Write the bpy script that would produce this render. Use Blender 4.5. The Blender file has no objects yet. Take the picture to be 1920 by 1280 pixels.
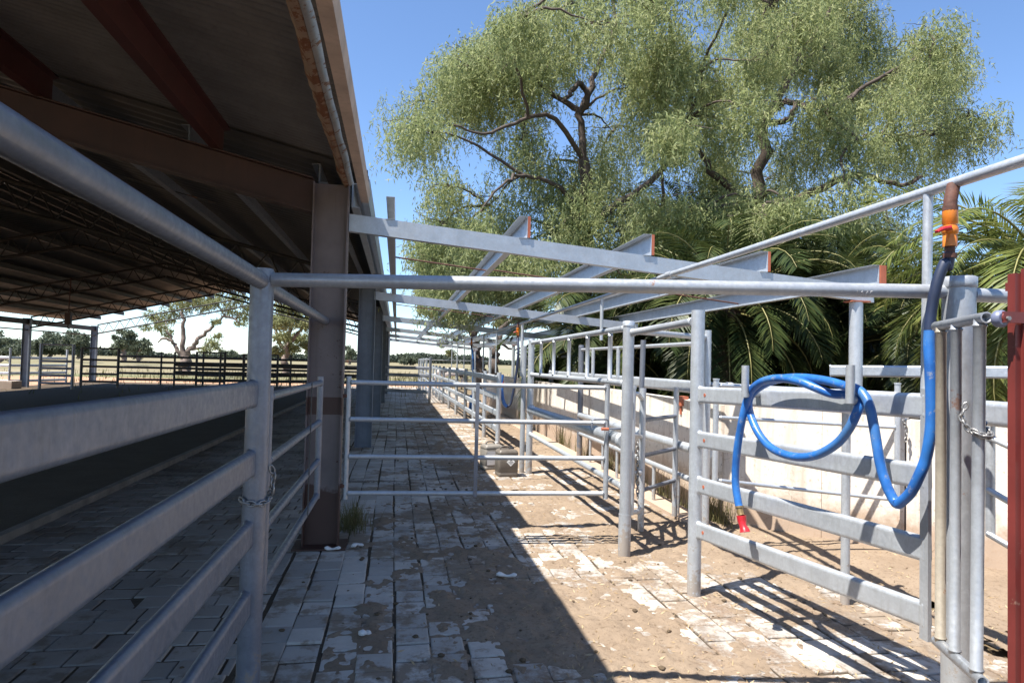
import bpy, math, random
import numpy as np
from mathutils import Vector, Matrix, noise
random.seed(7); RNG = np.random.default_rng(11)
SC = bpy.context.scene
COL = SC.collection
PI = math.pi

# ------------------------------------------------------------------ camera
F, YAW, PITCH, ROLL, EYE = 1250., .1700, .0325, .0240, 1.6
def cam_axes():
    cy, sy = math.cos(YAW), math.sin(YAW)
    f = Vector((sy*math.cos(PITCH), cy*math.cos(PITCH), math.sin(PITCH)))
    r0 = Vector((cy, -sy, 0)); u0 = r0.cross(f)
    r = r0*math.cos(ROLL)+u0*math.sin(ROLL); u = -r0*math.sin(ROLL)+u0*math.cos(ROLL)
    return r, u, f
CR, CU, CF = cam_axes()
CP = Vector((0, 0, EYE))
def ray(x, y): return CR*((x-960)/F)-CU*((y-640)/F)+CF
def aty(x, y, Y): d = ray(x, y); return CP+d*(Y/d.y)
def atx(x, y, X): d = ray(x, y); return CP+d*(X/d.x)
def atz(x, y, z=0.): d = ray(x, y); return CP+d*((z-EYE)/d.z)
def atp(x, y, a, b, off=0.):
    """surveyed point on the upright plane through ground points a, b, off metres towards the lane"""
    t = Vector((b[0]-a[0], b[1]-a[1], 0)); n = Vector((-t.y, t.x, 0)).normalized()
    if n.x > 0: n = -n
    p0 = Vector((a[0], a[1], 0))+n*off
    d = ray(x, y); return CP+d*((p0-CP).dot(n)/d.dot(n))
cam = bpy.data.cameras.new('camera'); co = bpy.data.objects.new('camera', cam); COL.objects.link(co)
m = Matrix((CR, CU, -CF)).transposed().to_4x4(); m.translation = CP; co.matrix_world = m
cam.sensor_width = 36; cam.lens = F/1920*36; cam.clip_start = .05; cam.clip_end = 5000
SC.camera = co

# ------------------------------------------------------------------ materials
MATS = {}
def newmat(name):
    m = bpy.data.materials.new(name); m.use_nodes = True
    nt = m.node_tree; b = nt.nodes['Principled BSDF']; MATS[name] = m
    return m, nt, b
class NT:
    def __init__(s, nt): s.nt = nt
    def n(s, t, **k):
        o = s.nt.nodes.new(t)
        for a, v in k.items():
            if a.startswith('i_'):
                o.inputs[a[2:].replace('_', ' ')].default_value = v
            else: setattr(o, a, v)
        return o
    def l(s, a, b): s.nt.links.new(a, b)
    def ramp(s, fac, stops, interp='LINEAR'):
        r = s.n('ShaderNodeValToRGB'); r.color_ramp.interpolation = interp
        e = r.color_ramp.elements
        while len(e) < len(stops): e.new(.5)
        for i, (p, c) in enumerate(stops):
            e[i].position = p; e[i].color = (c[0], c[1], c[2], 1) if not isinstance(c, float) else (c, c, c, 1)
        s.l(fac, r.inputs[0]); return r.outputs[0]
    def noise(s, vec, scale, detail=4, rough=.55, dist=0.):
        o = s.n('ShaderNodeTexNoise'); o.inputs['Scale'].default_value = scale; o.inputs['Detail'].default_value = detail
        o.inputs['Roughness'].default_value = rough; o.inputs['Distortion'].default_value = dist
        if vec is not None: s.l(vec, o.inputs['Vector'])
        return o.outputs[0]
    def mix(s, fac, a, b, typ='MIX'):
        o = s.n('ShaderNodeMix', data_type='RGBA', blend_type=typ)
        for sock, v in ((0, fac), (6, a), (7, b)):
            if hasattr(v, 'links') or isinstance(v, bpy.types.NodeSocket): s.l(v, o.inputs[sock])
            elif sock == 0: o.inputs[0].default_value = v
            else: o.inputs[sock].default_value = (v[0], v[1], v[2], 1)
        return o.outputs[2]
    def math(s, op, a, b=None, clamp=False):
        o = s.n('ShaderNodeMath', operation=op, use_clamp=clamp)
        for i, v in enumerate((a, b)):
            if v is None: continue
            if isinstance(v, bpy.types.NodeSocket): s.l(v, o.inputs[i])
            else: o.inputs[i].default_value = v
        return o.outputs[0]
    def pos(s): return s.n('ShaderNodeNewGeometry').outputs['Position']
    def bump(s, h, strength, dist, b):
        o = s.n('ShaderNodeBump'); o.inputs['Strength'].default_value = strength; o.inputs['Distance'].default_value = dist
        s.l(h, o.inputs['Height']); s.l(o.outputs[0], b.inputs['Normal'])

def mat_steel(name, base, rust=0.62, metal=.25, rough=.42, streak=.5):
    m, nt, b = newmat(name); N = NT(nt); p = N.pos()
    sp = N.n('ShaderNodeTexVoronoi', i_Scale=95.); N.l(p, sp.inputs['Vector'])
    a = N.noise(p, 7., 5, .65); c = N.noise(p, 38., 3)
    d = tuple(x*.68 for x in base); e = tuple(min(1, x*1.16) for x in base)
    col = N.mix(N.math('ADD', N.math('MULTIPLY', N.ramp(a, [(.32, 0.), (.7, 1.)]), .45), N.math('MULTIPLY', N.noise(p, 55., 6, .8), .5)), d, e)
    col = N.mix(N.math('MULTIPLY', sp.outputs['Color'], .34), col, tuple(x*.6 for x in base))
    mp = N.n('ShaderNodeMapping'); mp.inputs['Scale'].default_value = (26, 26, 3.5); N.l(p, mp.inputs['Vector'])
    st = N.noise(mp.outputs[0], 1.5, 6, .7)
    col = N.mix(N.math('MULTIPLY', N.ramp(st, [(.52, 0.), (.72, 1.)]), streak), col, (base[0]*.62, base[1]*.6, base[2]*.55))
    r = N.noise(p, 4.3, 6, .7)
    rr = N.ramp(r, [(rust, 0.), (rust+.035, 1.)])
    col = N.mix(N.math('MULTIPLY', rr, .75), col, (.22, .085, .035))
    s = N.n('ShaderNodeSeparateXYZ'); N.l(p, s.inputs[0])
    mud = N.math('SUBTRACT', N.noise(p, 14., 6, .75), N.math('MULTIPLY', N.math('MAXIMUM', s.outputs[2], 0.), .55))   # dried mud splashes low down
    mf = N.ramp(mud, [(.40, 0.), (.46, .7)])
    col = N.mix(mf, col, (.26, .20, .145))
    N.l(col, b.inputs['Base Color'])
    N.l(N.math('MULTIPLY', N.math('SUBTRACT', 1., N.math('MAXIMUM', mf, rr)), metal), b.inputs['Metallic'])
    N.l(N.ramp(c, [(.3, rough-.08), (.7, rough+.16)]), b.inputs['Roughness'])
    N.bump(N.math('ADD', c, N.noise(p, 210., 3)), .10, .001, b)
    return m
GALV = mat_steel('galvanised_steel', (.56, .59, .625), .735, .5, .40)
GALV2 = mat_steel('shade_darkened_galvanised_steel', (.21, .225, .265), .71, .42, .36)  # old bluish steel, base colour lowered to carry the shade left of the lane
GALV3 = mat_steel('rust_stained_galvanised_steel', (.46, .48, .505), .66, .42, .40, .3)
GALV4 = mat_steel('rust_streaked_galvanised_steel', (.50, .44, .35), .60, .35, .42, .6)
ZINC = mat_steel('pale_zinc_sheet', (.50, .535, .575), .76, .5, .42, .25)
DARKST = mat_steel('shade_dark_steel', (.085, .083, .08), .6, .2, .6)  # near-black tone paints the roof shade onto the far yard rails

def mat_paint(name, base, chip, chipcol=(.20, .08, .04), rough=.5, low=None):
    m, nt, b = newmat(name); N = NT(nt); p = N.pos()
    a = N.noise(p, 3.5, 5, .6); r = N.noise(p, 9., 7, .72)
    col = N.mix(N.ramp(a, [(.3, 0.), (.7, 1.)]), tuple(x*.72 for x in base), tuple(min(1, x*1.1) for x in base))
    mp = N.n('ShaderNodeMapping'); mp.inputs['Scale'].default_value = (16, 16, .9); N.l(p, mp.inputs['Vector'])
    st = N.noise(mp.outputs[0], 1.6, 4)
    col = N.mix(N.math('MULTIPLY', N.ramp(st, [(.55, 0.), (.75, 1.)]), .45), col, tuple(x*.5 for x in base))
    f = N.ramp(r, [(chip, 0.), (chip+.03, 1.)])
    if low:
        s = N.n('ShaderNodeSeparateXYZ'); N.l(p, s.inputs[0])
        zz = N.math('ADD', s.outputs[2], N.math('MULTIPLY', N.noise(p, 6., 4), .3))
        f = N.math('MAXIMUM', f, N.ramp(zz, [(low[0], 1.), (low[0]+.03, 0.)]), True)
        band = N.math('MULTIPLY', N.math('GREATER_THAN', s.outputs[2], low[1]), N.math('LESS_THAN', s.outputs[2], low[2]))
        f = N.math('MAXIMUM', f, band, True)
    col = N.mix(f, col, chipcol)
    N.l(col, b.inputs['Base Color']); b.inputs['Roughness'].default_value = rough
    N.bump(r, .15, .002, b)
    return m
COLP = mat_paint('mauve_grey_column_paint', (.155, .12, .115), .62, (.055, .022, .014), .55, (.62, 1.12, 1.27))
COLB = mat_paint('blue_grey_column_paint', (.13, .15, .185), .72, (.10, .04, .03), .5)
REDP = mat_paint('oxide_red_primer', (.06, .014, .011), .70, (.08, .03, .02), .6)
REDC = mat_paint('red_machine_paint', (.17, .03, .025), .63, (.22, .11, .08), .42)
BROWNP = mat_paint('brown_primer', (.055, .023, .017), .7, (.05, .03, .02), .6)
TANF = mat_paint('tan_gutter_paint', (.52, .39, .31), .74, (.25, .12, .06), .5)
RUSTM = mat_paint('flaking_rust', (.36, .24, .16), .50, (.20, .075, .03), .8)
CREAM = mat_paint('weathered_white_gutter', (.62, .60, .56), .56, (.33, .15, .07), .6)
CLEAT = mat_paint('red_oxide_cleat', (.42, .12, .06), .72, (.2, .07, .04), .6)

def simple(name, base, rough=.5, var=.25, scale=6., metal=0., bump=0., spec=.5):
    m, nt, b = newmat(name); N = NT(nt)
    n = N.noise(N.pos(), scale, 5, .6)
    N.l(N.mix(N.ramp(n, [(.3, 0.), (.7, 1.)]), tuple(x*(1-var) for x in base), tuple(min(1, x*(1+var*.6)) for x in base)), b.inputs['Base Color'])
    b.inputs['Roughness'].default_value = rough; b.inputs['Metallic'].default_value = metal
    b.inputs['Specular IOR Level'].default_value = spec
    if bump: N.bump(n, bump, .01, b)
    return m
def mat_hose():
    m, nt, b = newmat('blue_hose_plastic'); N = NT(nt); p = N.pos()
    a = N.noise(p, 9., 4); r = N.noise(p, 26., 7, .75)
    col = N.mix(N.ramp(a, [(.3, 0.), (.7, 1.)]), (.014, .085, .30), (.028, .155, .46))
    col = N.mix(N.ramp(N.noise(p, 3.1, 3), [(.56, 0.), (.70, .6)]), col, (.10, .19, .27))
    col = N.mix(N.ramp(r, [(.57, 0.), (.66, .8)]), col, (.26, .27, .28))
    N.l(col, b.inputs['Base Color']); b.inputs['Roughness'].default_value = .36
    return m
HOSE = mat_hose()
HOSED = simple('shade_coloured_hose', (.016, .026, .06), .5, .4)  # navy tone paints shadow onto the upper length of the hose
HOSEG = simple('sun_bleached_green_hose', (.10, .22, .20), .45, .3)
ORANGE = simple('orange_valve_plastic', (.66, .20, .02), .35, .15)
REDPL = simple('red_plastic', (.50, .02, .03), .35, .2)
RUSTY = simple('rusted_pipe', (.11, .045, .03), .75, .4, 30., bump=.3)
BRASS = simple('dull_brass', (.35, .25, .12), .4, .3, metal=.6)
CHAIN = simple('chain_steel', (.30, .29, .28), .4, .3, 40., metal=.6)
NYLON = simple('blue_grey_nylon', (.16, .18, .27), .4, .2)
DARKCAN = simple('brown_grey_plastic_drum', (.135, .115, .095), .45, .25)
DARKCAN2 = simple('dusty_grey_plastic_drum', (.20, .18, .155), .5, .25)
BLACKPL = simple('black_plastic', (.03, .03, .035), .5, .3)
WHITE = simple('white_label', (.8, .8, .78), .5, .05)
SCRAP = simple('white_scrap', (.62, .60, .58), .7, .2)
TWINE = simple('pale_twine', (.55, .58, .52), .8, .2)

def mat_concrete():
    m, nt, b = newmat('stained_concrete'); N = NT(nt); p = N.pos()
    a = N.noise(p, 1.6, 6, .65); c = N.noise(p, 22., 5, .7); g = N.noise(p, 140., 2)
    col = N.mix(N.ramp(a, [(.3, 0.), (.72, 1.)]), (.64, .575, .49), (.76, .70, .62))
    col = N.mix(N.ramp(c, [(.56, 0.), (.70, .85)]), col, (.36, .28, .21))
    s = N.n('ShaderNodeSeparateXYZ'); N.l(p, s.inputs[0])
    zz = N.math('SUBTRACT', s.outputs[2], N.math('MULTIPLY', N.noise(p, 5., 6, .75), .56))
    col = N.mix(N.ramp(zz, [(0., .85), (.22, 0.)]), col, (.36, .25, .17))
    mp = N.n('ShaderNodeMapping'); mp.inputs['Scale'].default_value = (5, 5, .5); N.l(p, mp.inputs['Vector'])
    st = N.noise(mp.outputs[0], 1.4, 5, .6)
    col = N.mix(N.ramp(st, [(.52, 0.), (.72, .7)]), col, (.36, .27, .20))
    cr = N.n('ShaderNodeTexVoronoi', feature='DISTANCE_TO_EDGE', i_Scale=1.7)
    wv = N.n('ShaderNodeVectorMath', operation='MULTIPLY_ADD'); nz = N.n('ShaderNodeTexNoise', i_Scale=4., i_Detail=6.); N.l(p, nz.inputs['Vector']); N.l(nz.outputs['Color'], wv.inputs[0]); wv.inputs[1].default_value = (.5, .5, .5); N.l(p, wv.inputs[2]); N.l(wv.outputs[0], cr.inputs['Vector'])
    col = N.mix(N.math('MULTIPLY', N.ramp(cr.outputs['Distance'], [(.0, 1.), (.006, 0.)]), N.ramp(a, [(.45, 0.), (.55, .8)])), col, (.16, .12, .09))
    N.l(col, b.inputs['Base Color']); b.inputs['Roughness'].default_value = .88
    N.bump(N.math('ADD', c, N.math('MULTIPLY', g, .4)), .3, .008, b)
    return m
CONC = mat_concrete()

def mat_paving(name, real):
    m, nt, b = newmat(name); N = NT(nt); p = N.pos()
    wob = N.n('ShaderNodeTexNoise', i_Scale=2.2, i_Detail=3.); N.l(p, wob.inputs['Vector'])
    off = N.n('ShaderNodeVectorMath', operation='MULTIPLY_ADD')
    N.l(wob.outputs['Color'], off.inputs[0]); off.inputs[1].default_value = (.05, .05, 0); N.l(p, off.inputs[2])
    s = N.n('ShaderNodeSeparateXYZ'); N.l(off.outputs[0], s.inputs[0])
    c = N.n('ShaderNodeCombineXYZ'); N.l(s.outputs[1], c.inputs[0]); N.l(s.outputs[0], c.inputs[1])
    br = N.n('ShaderNodeTexBrick', offset=.43, offset_frequency=2)
    br.inputs['Scale'].default_value = 1.; br.inputs['Mortar Size'].default_value = .0045; br.inputs['Mortar Smooth'].default_value = .35
    br.inputs['Brick Width'].default_value = .235; br.inputs['Row Height'].default_value = .2
    br.inputs['Color1'].default_value = (.36, .335, .30, 1); br.inputs['Color2'].default_value = (.54, .50, .445, 1); br.inputs['Mortar'].default_value = (.06, .045, .035, 1)
    N.l(c.outputs[0], br.inputs['Vector'])
    fine = N.noise(p, 60., 5, .7); big = N.noise(p, 1.1, 5, .6); med = N.noise(p, 7., 6, .7)
    bcol = br.outputs['Color']
    if real:
        g_ = N.n('ShaderNodeNewGeometry'); bcol = N.ramp(g_.outputs['Random Per Island'], [(0., (.33, .305, .275)), (.4, (.42, .39, .35)), (.75, (.50, .46, .41)), (1., (.55, .495, .43))])
    col = N.mix(N.ramp(med, [(.35, 0.), (.75, .55)]), bcol, (.25, .215, .18))
    col = N.mix(N.ramp(fine, [(.62, 0.), (.74, .6)]), col, (.14, .11, .085))
    dirt = N.ramp(N.math('ADD', N.math('MULTIPLY', med, .5), big), [(.76, 0.), (.84, .85)])
    col = N.mix(dirt, col, (.20, .145, .095))
    fx = N.math('FRACT', N.math('DIVIDE', s.outputs[0], .2)); ed = N.math('MULTIPLY', N.math('MINIMUM', fx, N.math('SUBTRACT', 1., fx)), .2)
    jn = N.math('MULTIPLY', N.ramp(N.noise(p, 17., 7, .8), [(.40, 0.), (.78, 1.)]), .019)
    joint = N.math('MULTIPLY', N.ramp(N.math('SUBTRACT', ed, jn), [(.0, 1.), (.004, 0.)]), N.ramp(N.noise(p, 5., 5, .7), [(.36, .25), (.55, 1.)]))
    joint = N.math('MAXIMUM', joint, N.math('MULTIPLY', br.outputs['Fac'], N.ramp(N.noise(p, 6., 4), [(.40, .1), (.66, .9)])), True)
    if not real: col = N.mix(joint, col, (.075, .058, .043))
    # trodden dirt film, thickest where cattle walk
    s3 = N.n('ShaderNodeSeparateXYZ'); N.l(p, s3.inputs[0])
    wx = N.n('ShaderNodeMapRange'); wx.inputs[1].default_value = -.3; wx.inputs[2].default_value = .75; wx.inputs[3].default_value = -.075; wx.inputs[4].default_value = .012; N.l(s3.outputs[0], wx.inputs[0])
    mp2 = N.n('ShaderNodeMapping'); mp2.inputs['Scale'].default_value = (1., .62, 1); N.l(p, mp2.inputs['Vector'])
    df = N.math('ADD', N.math('ADD', N.math('MULTIPLY', N.noise(mp2.outputs[0], 2.6, 7, .68), .62), N.math('MULTIPLY', N.noise(p, 21., 7, .8), .38)), wx.outputs[0])
    sf = N.ramp(df, [(.495, 0.), (.545, .55), (.585, .93)])
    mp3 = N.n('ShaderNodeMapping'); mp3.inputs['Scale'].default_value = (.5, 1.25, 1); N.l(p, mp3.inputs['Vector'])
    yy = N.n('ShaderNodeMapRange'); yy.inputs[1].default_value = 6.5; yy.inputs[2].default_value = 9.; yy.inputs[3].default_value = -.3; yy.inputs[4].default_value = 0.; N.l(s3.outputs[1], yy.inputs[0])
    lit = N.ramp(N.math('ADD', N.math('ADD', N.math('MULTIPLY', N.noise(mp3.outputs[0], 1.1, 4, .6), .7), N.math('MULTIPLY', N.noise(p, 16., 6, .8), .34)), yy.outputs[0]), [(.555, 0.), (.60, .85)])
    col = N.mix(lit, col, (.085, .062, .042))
    col = N.mix(sf, col, N.mix(N.ramp(N.noise(p, 48., 5, .7), [(.4, 0.), (.65, 1.)]), (.25, .175, .115), (.15, .10, .065)))
    # bricks turn darker brown towards the shed side
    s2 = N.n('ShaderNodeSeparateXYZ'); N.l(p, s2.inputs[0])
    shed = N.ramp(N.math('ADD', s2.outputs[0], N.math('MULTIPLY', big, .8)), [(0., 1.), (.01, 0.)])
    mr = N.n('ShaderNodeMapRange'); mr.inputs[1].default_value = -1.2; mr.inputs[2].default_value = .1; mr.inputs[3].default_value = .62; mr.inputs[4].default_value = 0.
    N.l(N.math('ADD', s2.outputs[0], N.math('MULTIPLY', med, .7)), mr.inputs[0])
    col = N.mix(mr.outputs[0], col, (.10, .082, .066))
    N.l(col, b.inputs['Base Color']); b.inputs['Roughness'].default_value = .85
    h = N.math('ADD', N.math('SUBTRACT', N.math('MULTIPLY', med, .35), N.math('MULTIPLY', joint, 0. if real else .8)), N.math('MULTIPLY', N.math('MULTIPLY', sf, fine), .9))
    N.bump(N.math('ADD', h, N.math('MULTIPLY', fine, .25)), .8, .012, b)
    return m
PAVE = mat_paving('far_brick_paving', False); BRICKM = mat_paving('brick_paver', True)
def mat_soil(name, a, bcol, dark):
    m, nt, b = newmat(name); N = NT(nt); p = N.pos()
    n1 = N.noise(p, 2.2, 6, .65); n2 = N.noise(p, 36., 6, .75); n3 = N.noise(p, 150., 3)
    col = N.mix(N.ramp(n1, [(.3, 0.), (.7, 1.)]), a, bcol)
    col = N.mix(N.ramp(n2, [(.52, 0.), (.68, .8)]), col, dark)
    col = N.mix(N.ramp(n3, [(.66, 0.), (.72, .55)]), col, (.45, .36, .24))
    N.l(col, b.inputs['Base Color']); b.inputs['Roughness'].default_value = .95; b.inputs['Specular IOR Level'].default_value = .2
    N.bump(N.math('ADD', n2, N.math('MULTIPLY', n3, .5)), .8, .012, b)
    return m
SOIL = mat_soil('trodden_soil', (.21, .155, .108), (.285, .218, .156), (.12, .083, .056))
REDSOIL = mat_soil('red_brown_earth', (.36, .20, .12), (.42, .27, .17), (.28, .16, .09))
SHEDF = mat_soil('dung_covered_floor', (.075, .055, .038), (.105, .08, .056), (.045, .034, .024))
MULCH = mat_soil('leaf_mulch', (.14, .10, .06), (.22, .17, .10), (.07, .05, .03))
def mat_grassland():
    m, nt, b = newmat('dry_grassland'); N = NT(nt); p = N.pos()
    n1 = N.noise(p, .06, 5, .6); n2 = N.noise(p, 1.2, 6, .7)
    mp = N.n('ShaderNodeMapping'); mp.inputs['Scale'].default_value = (.015, .12, 1); N.l(p, mp.inputs['Vector'])
    n3 = N.noise(mp.outputs[0], 1., 4)
    col = N.mix(N.ramp(n1, [(.35, 0.), (.65, 1.)]), (.20, .165, .10), (.26, .22, .145))
    col = N.mix(N.ramp(n3, [(.48, 0.), (.62, .8)]), col, (.135, .145, .065))
    col = N.mix(N.ramp(n2, [(.5, 0.), (.75, .55)]), col, (.13, .10, .06))
    N.l(col, b.inputs['Base Color']); b.inputs['Roughness'].default_value = .95; b.inputs['Specular IOR Level'].default_value = .1
    return m
PASTURE = mat_grassland()

def mat_leaf(name, stops, trans=.35, rough=.55):
    m, nt, b = newmat(name); N = NT(nt)
    g = N.n('ShaderNodeNewGeometry')
    big = N.noise(g.outputs['Position'], .9, 5, .65)
    f = N.math('ADD', N.math('MULTIPLY', g.outputs['Random Per Island'], .46), N.math('MULTIPLY', big, .56), True)
    col = N.ramp(f, stops)
    N.l(col, b.inputs['Base Color']); b.inputs['Roughness'].default_value = rough; b.inputs['Specular IOR Level'].default_value = .22
    t = N.n('ShaderNodeBsdfTranslucent'); N.l(col, t.inputs[0])
    mx = N.n('ShaderNodeMixShader'); mx.inputs[0].default_value = trans
    out = nt.nodes['Material Output']
    N.l(b.outputs[0], mx.inputs[1]); N.l(t.outputs[0], mx.inputs[2]); N.l(mx.outputs[0], out.inputs[0])
    return m
L_WEEP = mat_leaf('weeping_leaves', [(0., (.13, .17, .08)), (.28, (.205, .25, .11)), (.55, (.31, .345, .145)), (.75, (.41, .42, .22)), (.90, (.45, .41, .30)), (1., (.45, .34, .27))], .5, .6)
L_GUM = mat_leaf('gum_leaves', [(0., (.14, .16, .07)), (.5, (.23, .245, .11)), (1., (.33, .31, .15))], .4)
L_FAR = mat_leaf('far_leaves', [(0., (.065, .085, .055)), (.5, (.105, .125, .08)), (1., (.15, .16, .105))], .3)
L_WOOD = mat_leaf('woodland_leaves', [(0., (.035, .048, .035)), (.5, (.055, .07, .05)), (1., (.08, .09, .062))], .1)
L_PALM = mat_leaf('shade_toned_palm_fronds', [(0., (.018, .03, .011)), (.5, (.04, .06, .019)), (.8, (.085, .098, .03)), (1., (.17, .15, .055))], .25, .42)  # darker copy, shade painted into the fronds of the middle palms
L_PALML = mat_leaf('sun_toned_palm_fronds', [(0., (.06, .09, .025)), (.5, (.13, .165, .045)), (.8, (.26, .27, .08)), (1., (.40, .36, .14))], .4, .36)  # lighter copy, sunlight painted into the fronds of the right palm
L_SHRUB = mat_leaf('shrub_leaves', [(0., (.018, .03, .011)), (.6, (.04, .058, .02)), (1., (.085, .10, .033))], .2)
L_DRY = mat_leaf('dry_leaves', [(0., (.16, .10, .055)), (.5, (.36, .26, .15)), (1., (.55, .44, .28))], .15)
L_WEED = mat_leaf('weed_leaves', [(0., (.06, .07, .025)), (.5, (.14, .13, .055)), (1., (.27, .22, .11))], .3)
BARK = simple('dark_bark', (.085, .062, .05), .9, .45, 14., bump=.6)
GUMBARK = simple('grey_gum_bark', (.19, .145, .12), .9, .4, 3., bump=.4)
COWM = None

# ------------------------------------------------------------------ mesh builder
class MB:
    def __init__(s): s.v = []; s.f = []; s.sm = []
    def add(s, vs, fs, sm=False):
        k = len(s.v); s.v += [tuple(x) for x in vs]
        for f in fs: s.f.append(tuple(i+k for i in f)); s.sm.append(sm)
    def box(s, a, b):
        x0, y0, z0 = (min(a[i], b[i]) for i in range(3)); x1, y1, z1 = (max(a[i], b[i]) for i in range(3))
        s.add([(x0, y0, z0), (x1, y0, z0), (x1, y1, z0), (x0, y1, z0), (x0, y0, z1), (x1, y0, z1), (x1, y1, z1), (x0, y1, z1)],
              [(0, 3, 2, 1), (4, 5, 6, 7), (0, 1, 5, 4), (1, 2, 6, 5), (2, 3, 7, 6), (3, 0, 4, 7)])
        return s
    def sweep(s, pts, sec, up=None, smooth=True, cap=True, scale=None):
        """sweep a closed 2-D section (u across, w up) along pts"""
        pts = [Vector(p) for p in pts]; n = len(sec); k0 = len(s.v); rings = []
        ref = Vector(up) if up else None; prev = None
        for i, p in enumerate(pts):
            t = (pts[min(i+1, len(pts)-1)]-pts[max(i-1, 0)]).normalized()
            if ref is not None: side = t.cross(ref)
            elif prev is None: side = t.cross(Vector((0, 0, 1)) if abs(t.z) < .9 else Vector((0, 1, 0)))
            else: side = prev-t*prev.dot(t)
            if side.length < 1e-6: side = t.orthogonal()
            side.normalize(); w = side.cross(t).normalized(); prev = side
            sc = scale[i] if scale else 1.
            rings.append([p+side*(a*sc)+w*(b*sc) for a, b in sec])
        for r in rings: s.v += [tuple(q) for q in r]
        for i in range(len(rings)-1):
            for j in range(n):
                a = k0+i*n+j; b = k0+i*n+(j+1) % n
                s.f.append((a, a+n, b+n, b)); s.sm.append(smooth)
        if cap:
            for ring, rev in ((rings[0], True), (rings[-1], False)):   # caps keep their own vertices so the sides shade cleanly
                k = len(s.v); s.v += [tuple(q) for q in ring]; t = tuple(k+j for j in range(n))
                s.f.append(t if rev else t[::-1]); s.sm.append(False)
        return s
    def tube(s, pts, r, n=14, cap=True, scale=None):
        return s.sweep(pts, [(math.cos(2*PI*i/n)*r, math.sin(2*PI*i/n)*r) for i in range(n)], cap=cap, scale=scale)
    def wtube(s, a, b, r, n=14, off=.024):
        """pipe with a weld bead where each end meets its post"""
        a, b = Vector(a), Vector(b); L = (b-a).length; d = (b-a)/L
        k = [(0, 1), (off, 1), (off+.001, 1.20), (off+.006, 1.16), (off+.010, 1.0)]
        return s.tube([a+d*t for t, _ in k]+[b-d*t for t, _ in k[::-1]], r, n, scale=[q for _, q in k]+[q for _, q in k[::-1]])
    def pipe(s, a, b, r, wall=.005, n=20):
        """open-ended hollow pipe"""
        s.tube([a, b], r, n, cap=False); k = len(s.v); s.tube([a, b], r-wall, n, cap=False)
        for e in (0, n):
            for j in range(n):
                q = (j+1) % n
                s.f.append((k-2*n+e+j, k-2*n+e+q, k+e+q, k+e+j)); s.sm.append(False)
        return s
    def rail(s, a, b, h=.115, w=.042, n=6):
        """cattle rail: flat-sided oval tube"""
        r = w*.44; cx = w/2-r; c = h/2-r; sec = []; m = max(2, n//2); e = .004
        for sx, sy, t0 in ((1, 1, 0), (-1, 1, PI/2), (-1, -1, PI), (1, -1, 1.5*PI)):
            arc = [(sx*cx+math.cos(t0+PI/2*i/m)*r, sy*c+math.sin(t0+PI/2*i/m)*r) for i in range(m+1)]
            if sx*sy > 0: sec += [(arc[0][0], arc[0][1]-sy*e)]+arc
            else: sec += arc+[(arc[-1][0], arc[-1][1]-sy*e)]
        a, b = Vector(a), Vector(b); d = (b-a).normalized()
        for e, q in ((a, d), (b, -d)):   # weld bead round each end
            s.sweep([e-q*.002, e+q*.006, e+q*.012], [(u*1.0, v) for u, v in sec], up=(0, 0, 1), scale=[1.12, 1.13, 1.0])
        return s.sweep([a, b], sec, up=(0, 0, 1))
    def ball(s, c, r, n=10, sq=(1, 1, 1)):
        vs = []; fs = []
        for i in range(n+1):
            th = PI*i/n
            for j in range(2*n):
                ph = PI*j/n; vs.append((c[0]+r*sq[0]*math.sin(th)*math.cos(ph), c[1]+r*sq[1]*math.sin(th)*math.sin(ph), c[2]+r*sq[2]*math.cos(th)))
        for i in range(n):
            for j in range(2*n):
                q = (j+1) % (2*n); fs.append((i*2*n+j, (i+1)*2*n+j, (i+1)*2*n+q, i*2*n+q))
        s.add(vs, fs, True); return s
ORG = {}
def link(name, mesh, mat, parent=None, org=(0, 0, 0)):
    o = bpy.data.objects.new(name, mesh); COL.objects.link(o)
    if mat: mesh.materials.append(mat)
    if parent is not None: o.parent = parent
    else: o.location = org
    ORG[o.name] = Vector(org); return o
def build(name, mb, mat, parent=None, org=None):
    if parent is not None: org = ORG[parent.name]
    org = Vector(org) if org is not None else Vector((0, 0, 0))
    me = bpy.data.meshes.new(name)
    me.from_pydata([(v[0]-org.x, v[1]-org.y, v[2]-org.z) for v in mb.v], [], mb.f)
    me.polygons.foreach_set('use_smooth', mb.sm); me.update()
    return link(name, me, mat, parent, org)
def tag(o, label, cat, group=None, kind=None):
    if kind: o['kind'] = kind
    if label: o['label'] = label
    if cat: o['category'] = cat
    if group: o['group'] = group
    return o
def thing(name, loc, label, cat, group=None):
    o = bpy.data.objects.new(name, None); COL.objects.link(o); o.location = loc; o.empty_display_size = .2
    ORG[o.name] = Vector(loc); return tag(o, label, cat, group)
def copy_tree(o, loc=None, parent=None):
    c = o.copy(); COL.objects.link(c)
    ORG[c.name] = Vector(loc) if loc is not None else ORG[o.name]
    if parent is not None: c.parent = parent
    if loc is not None: c.location = loc
    for ch in list(o.children): copy_tree(ch, None, c)
    return c
def V(*a): return Vector(a)
def lerp(a, b, t): return Vector(a)*(1-t)+Vector(b)*t

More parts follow.
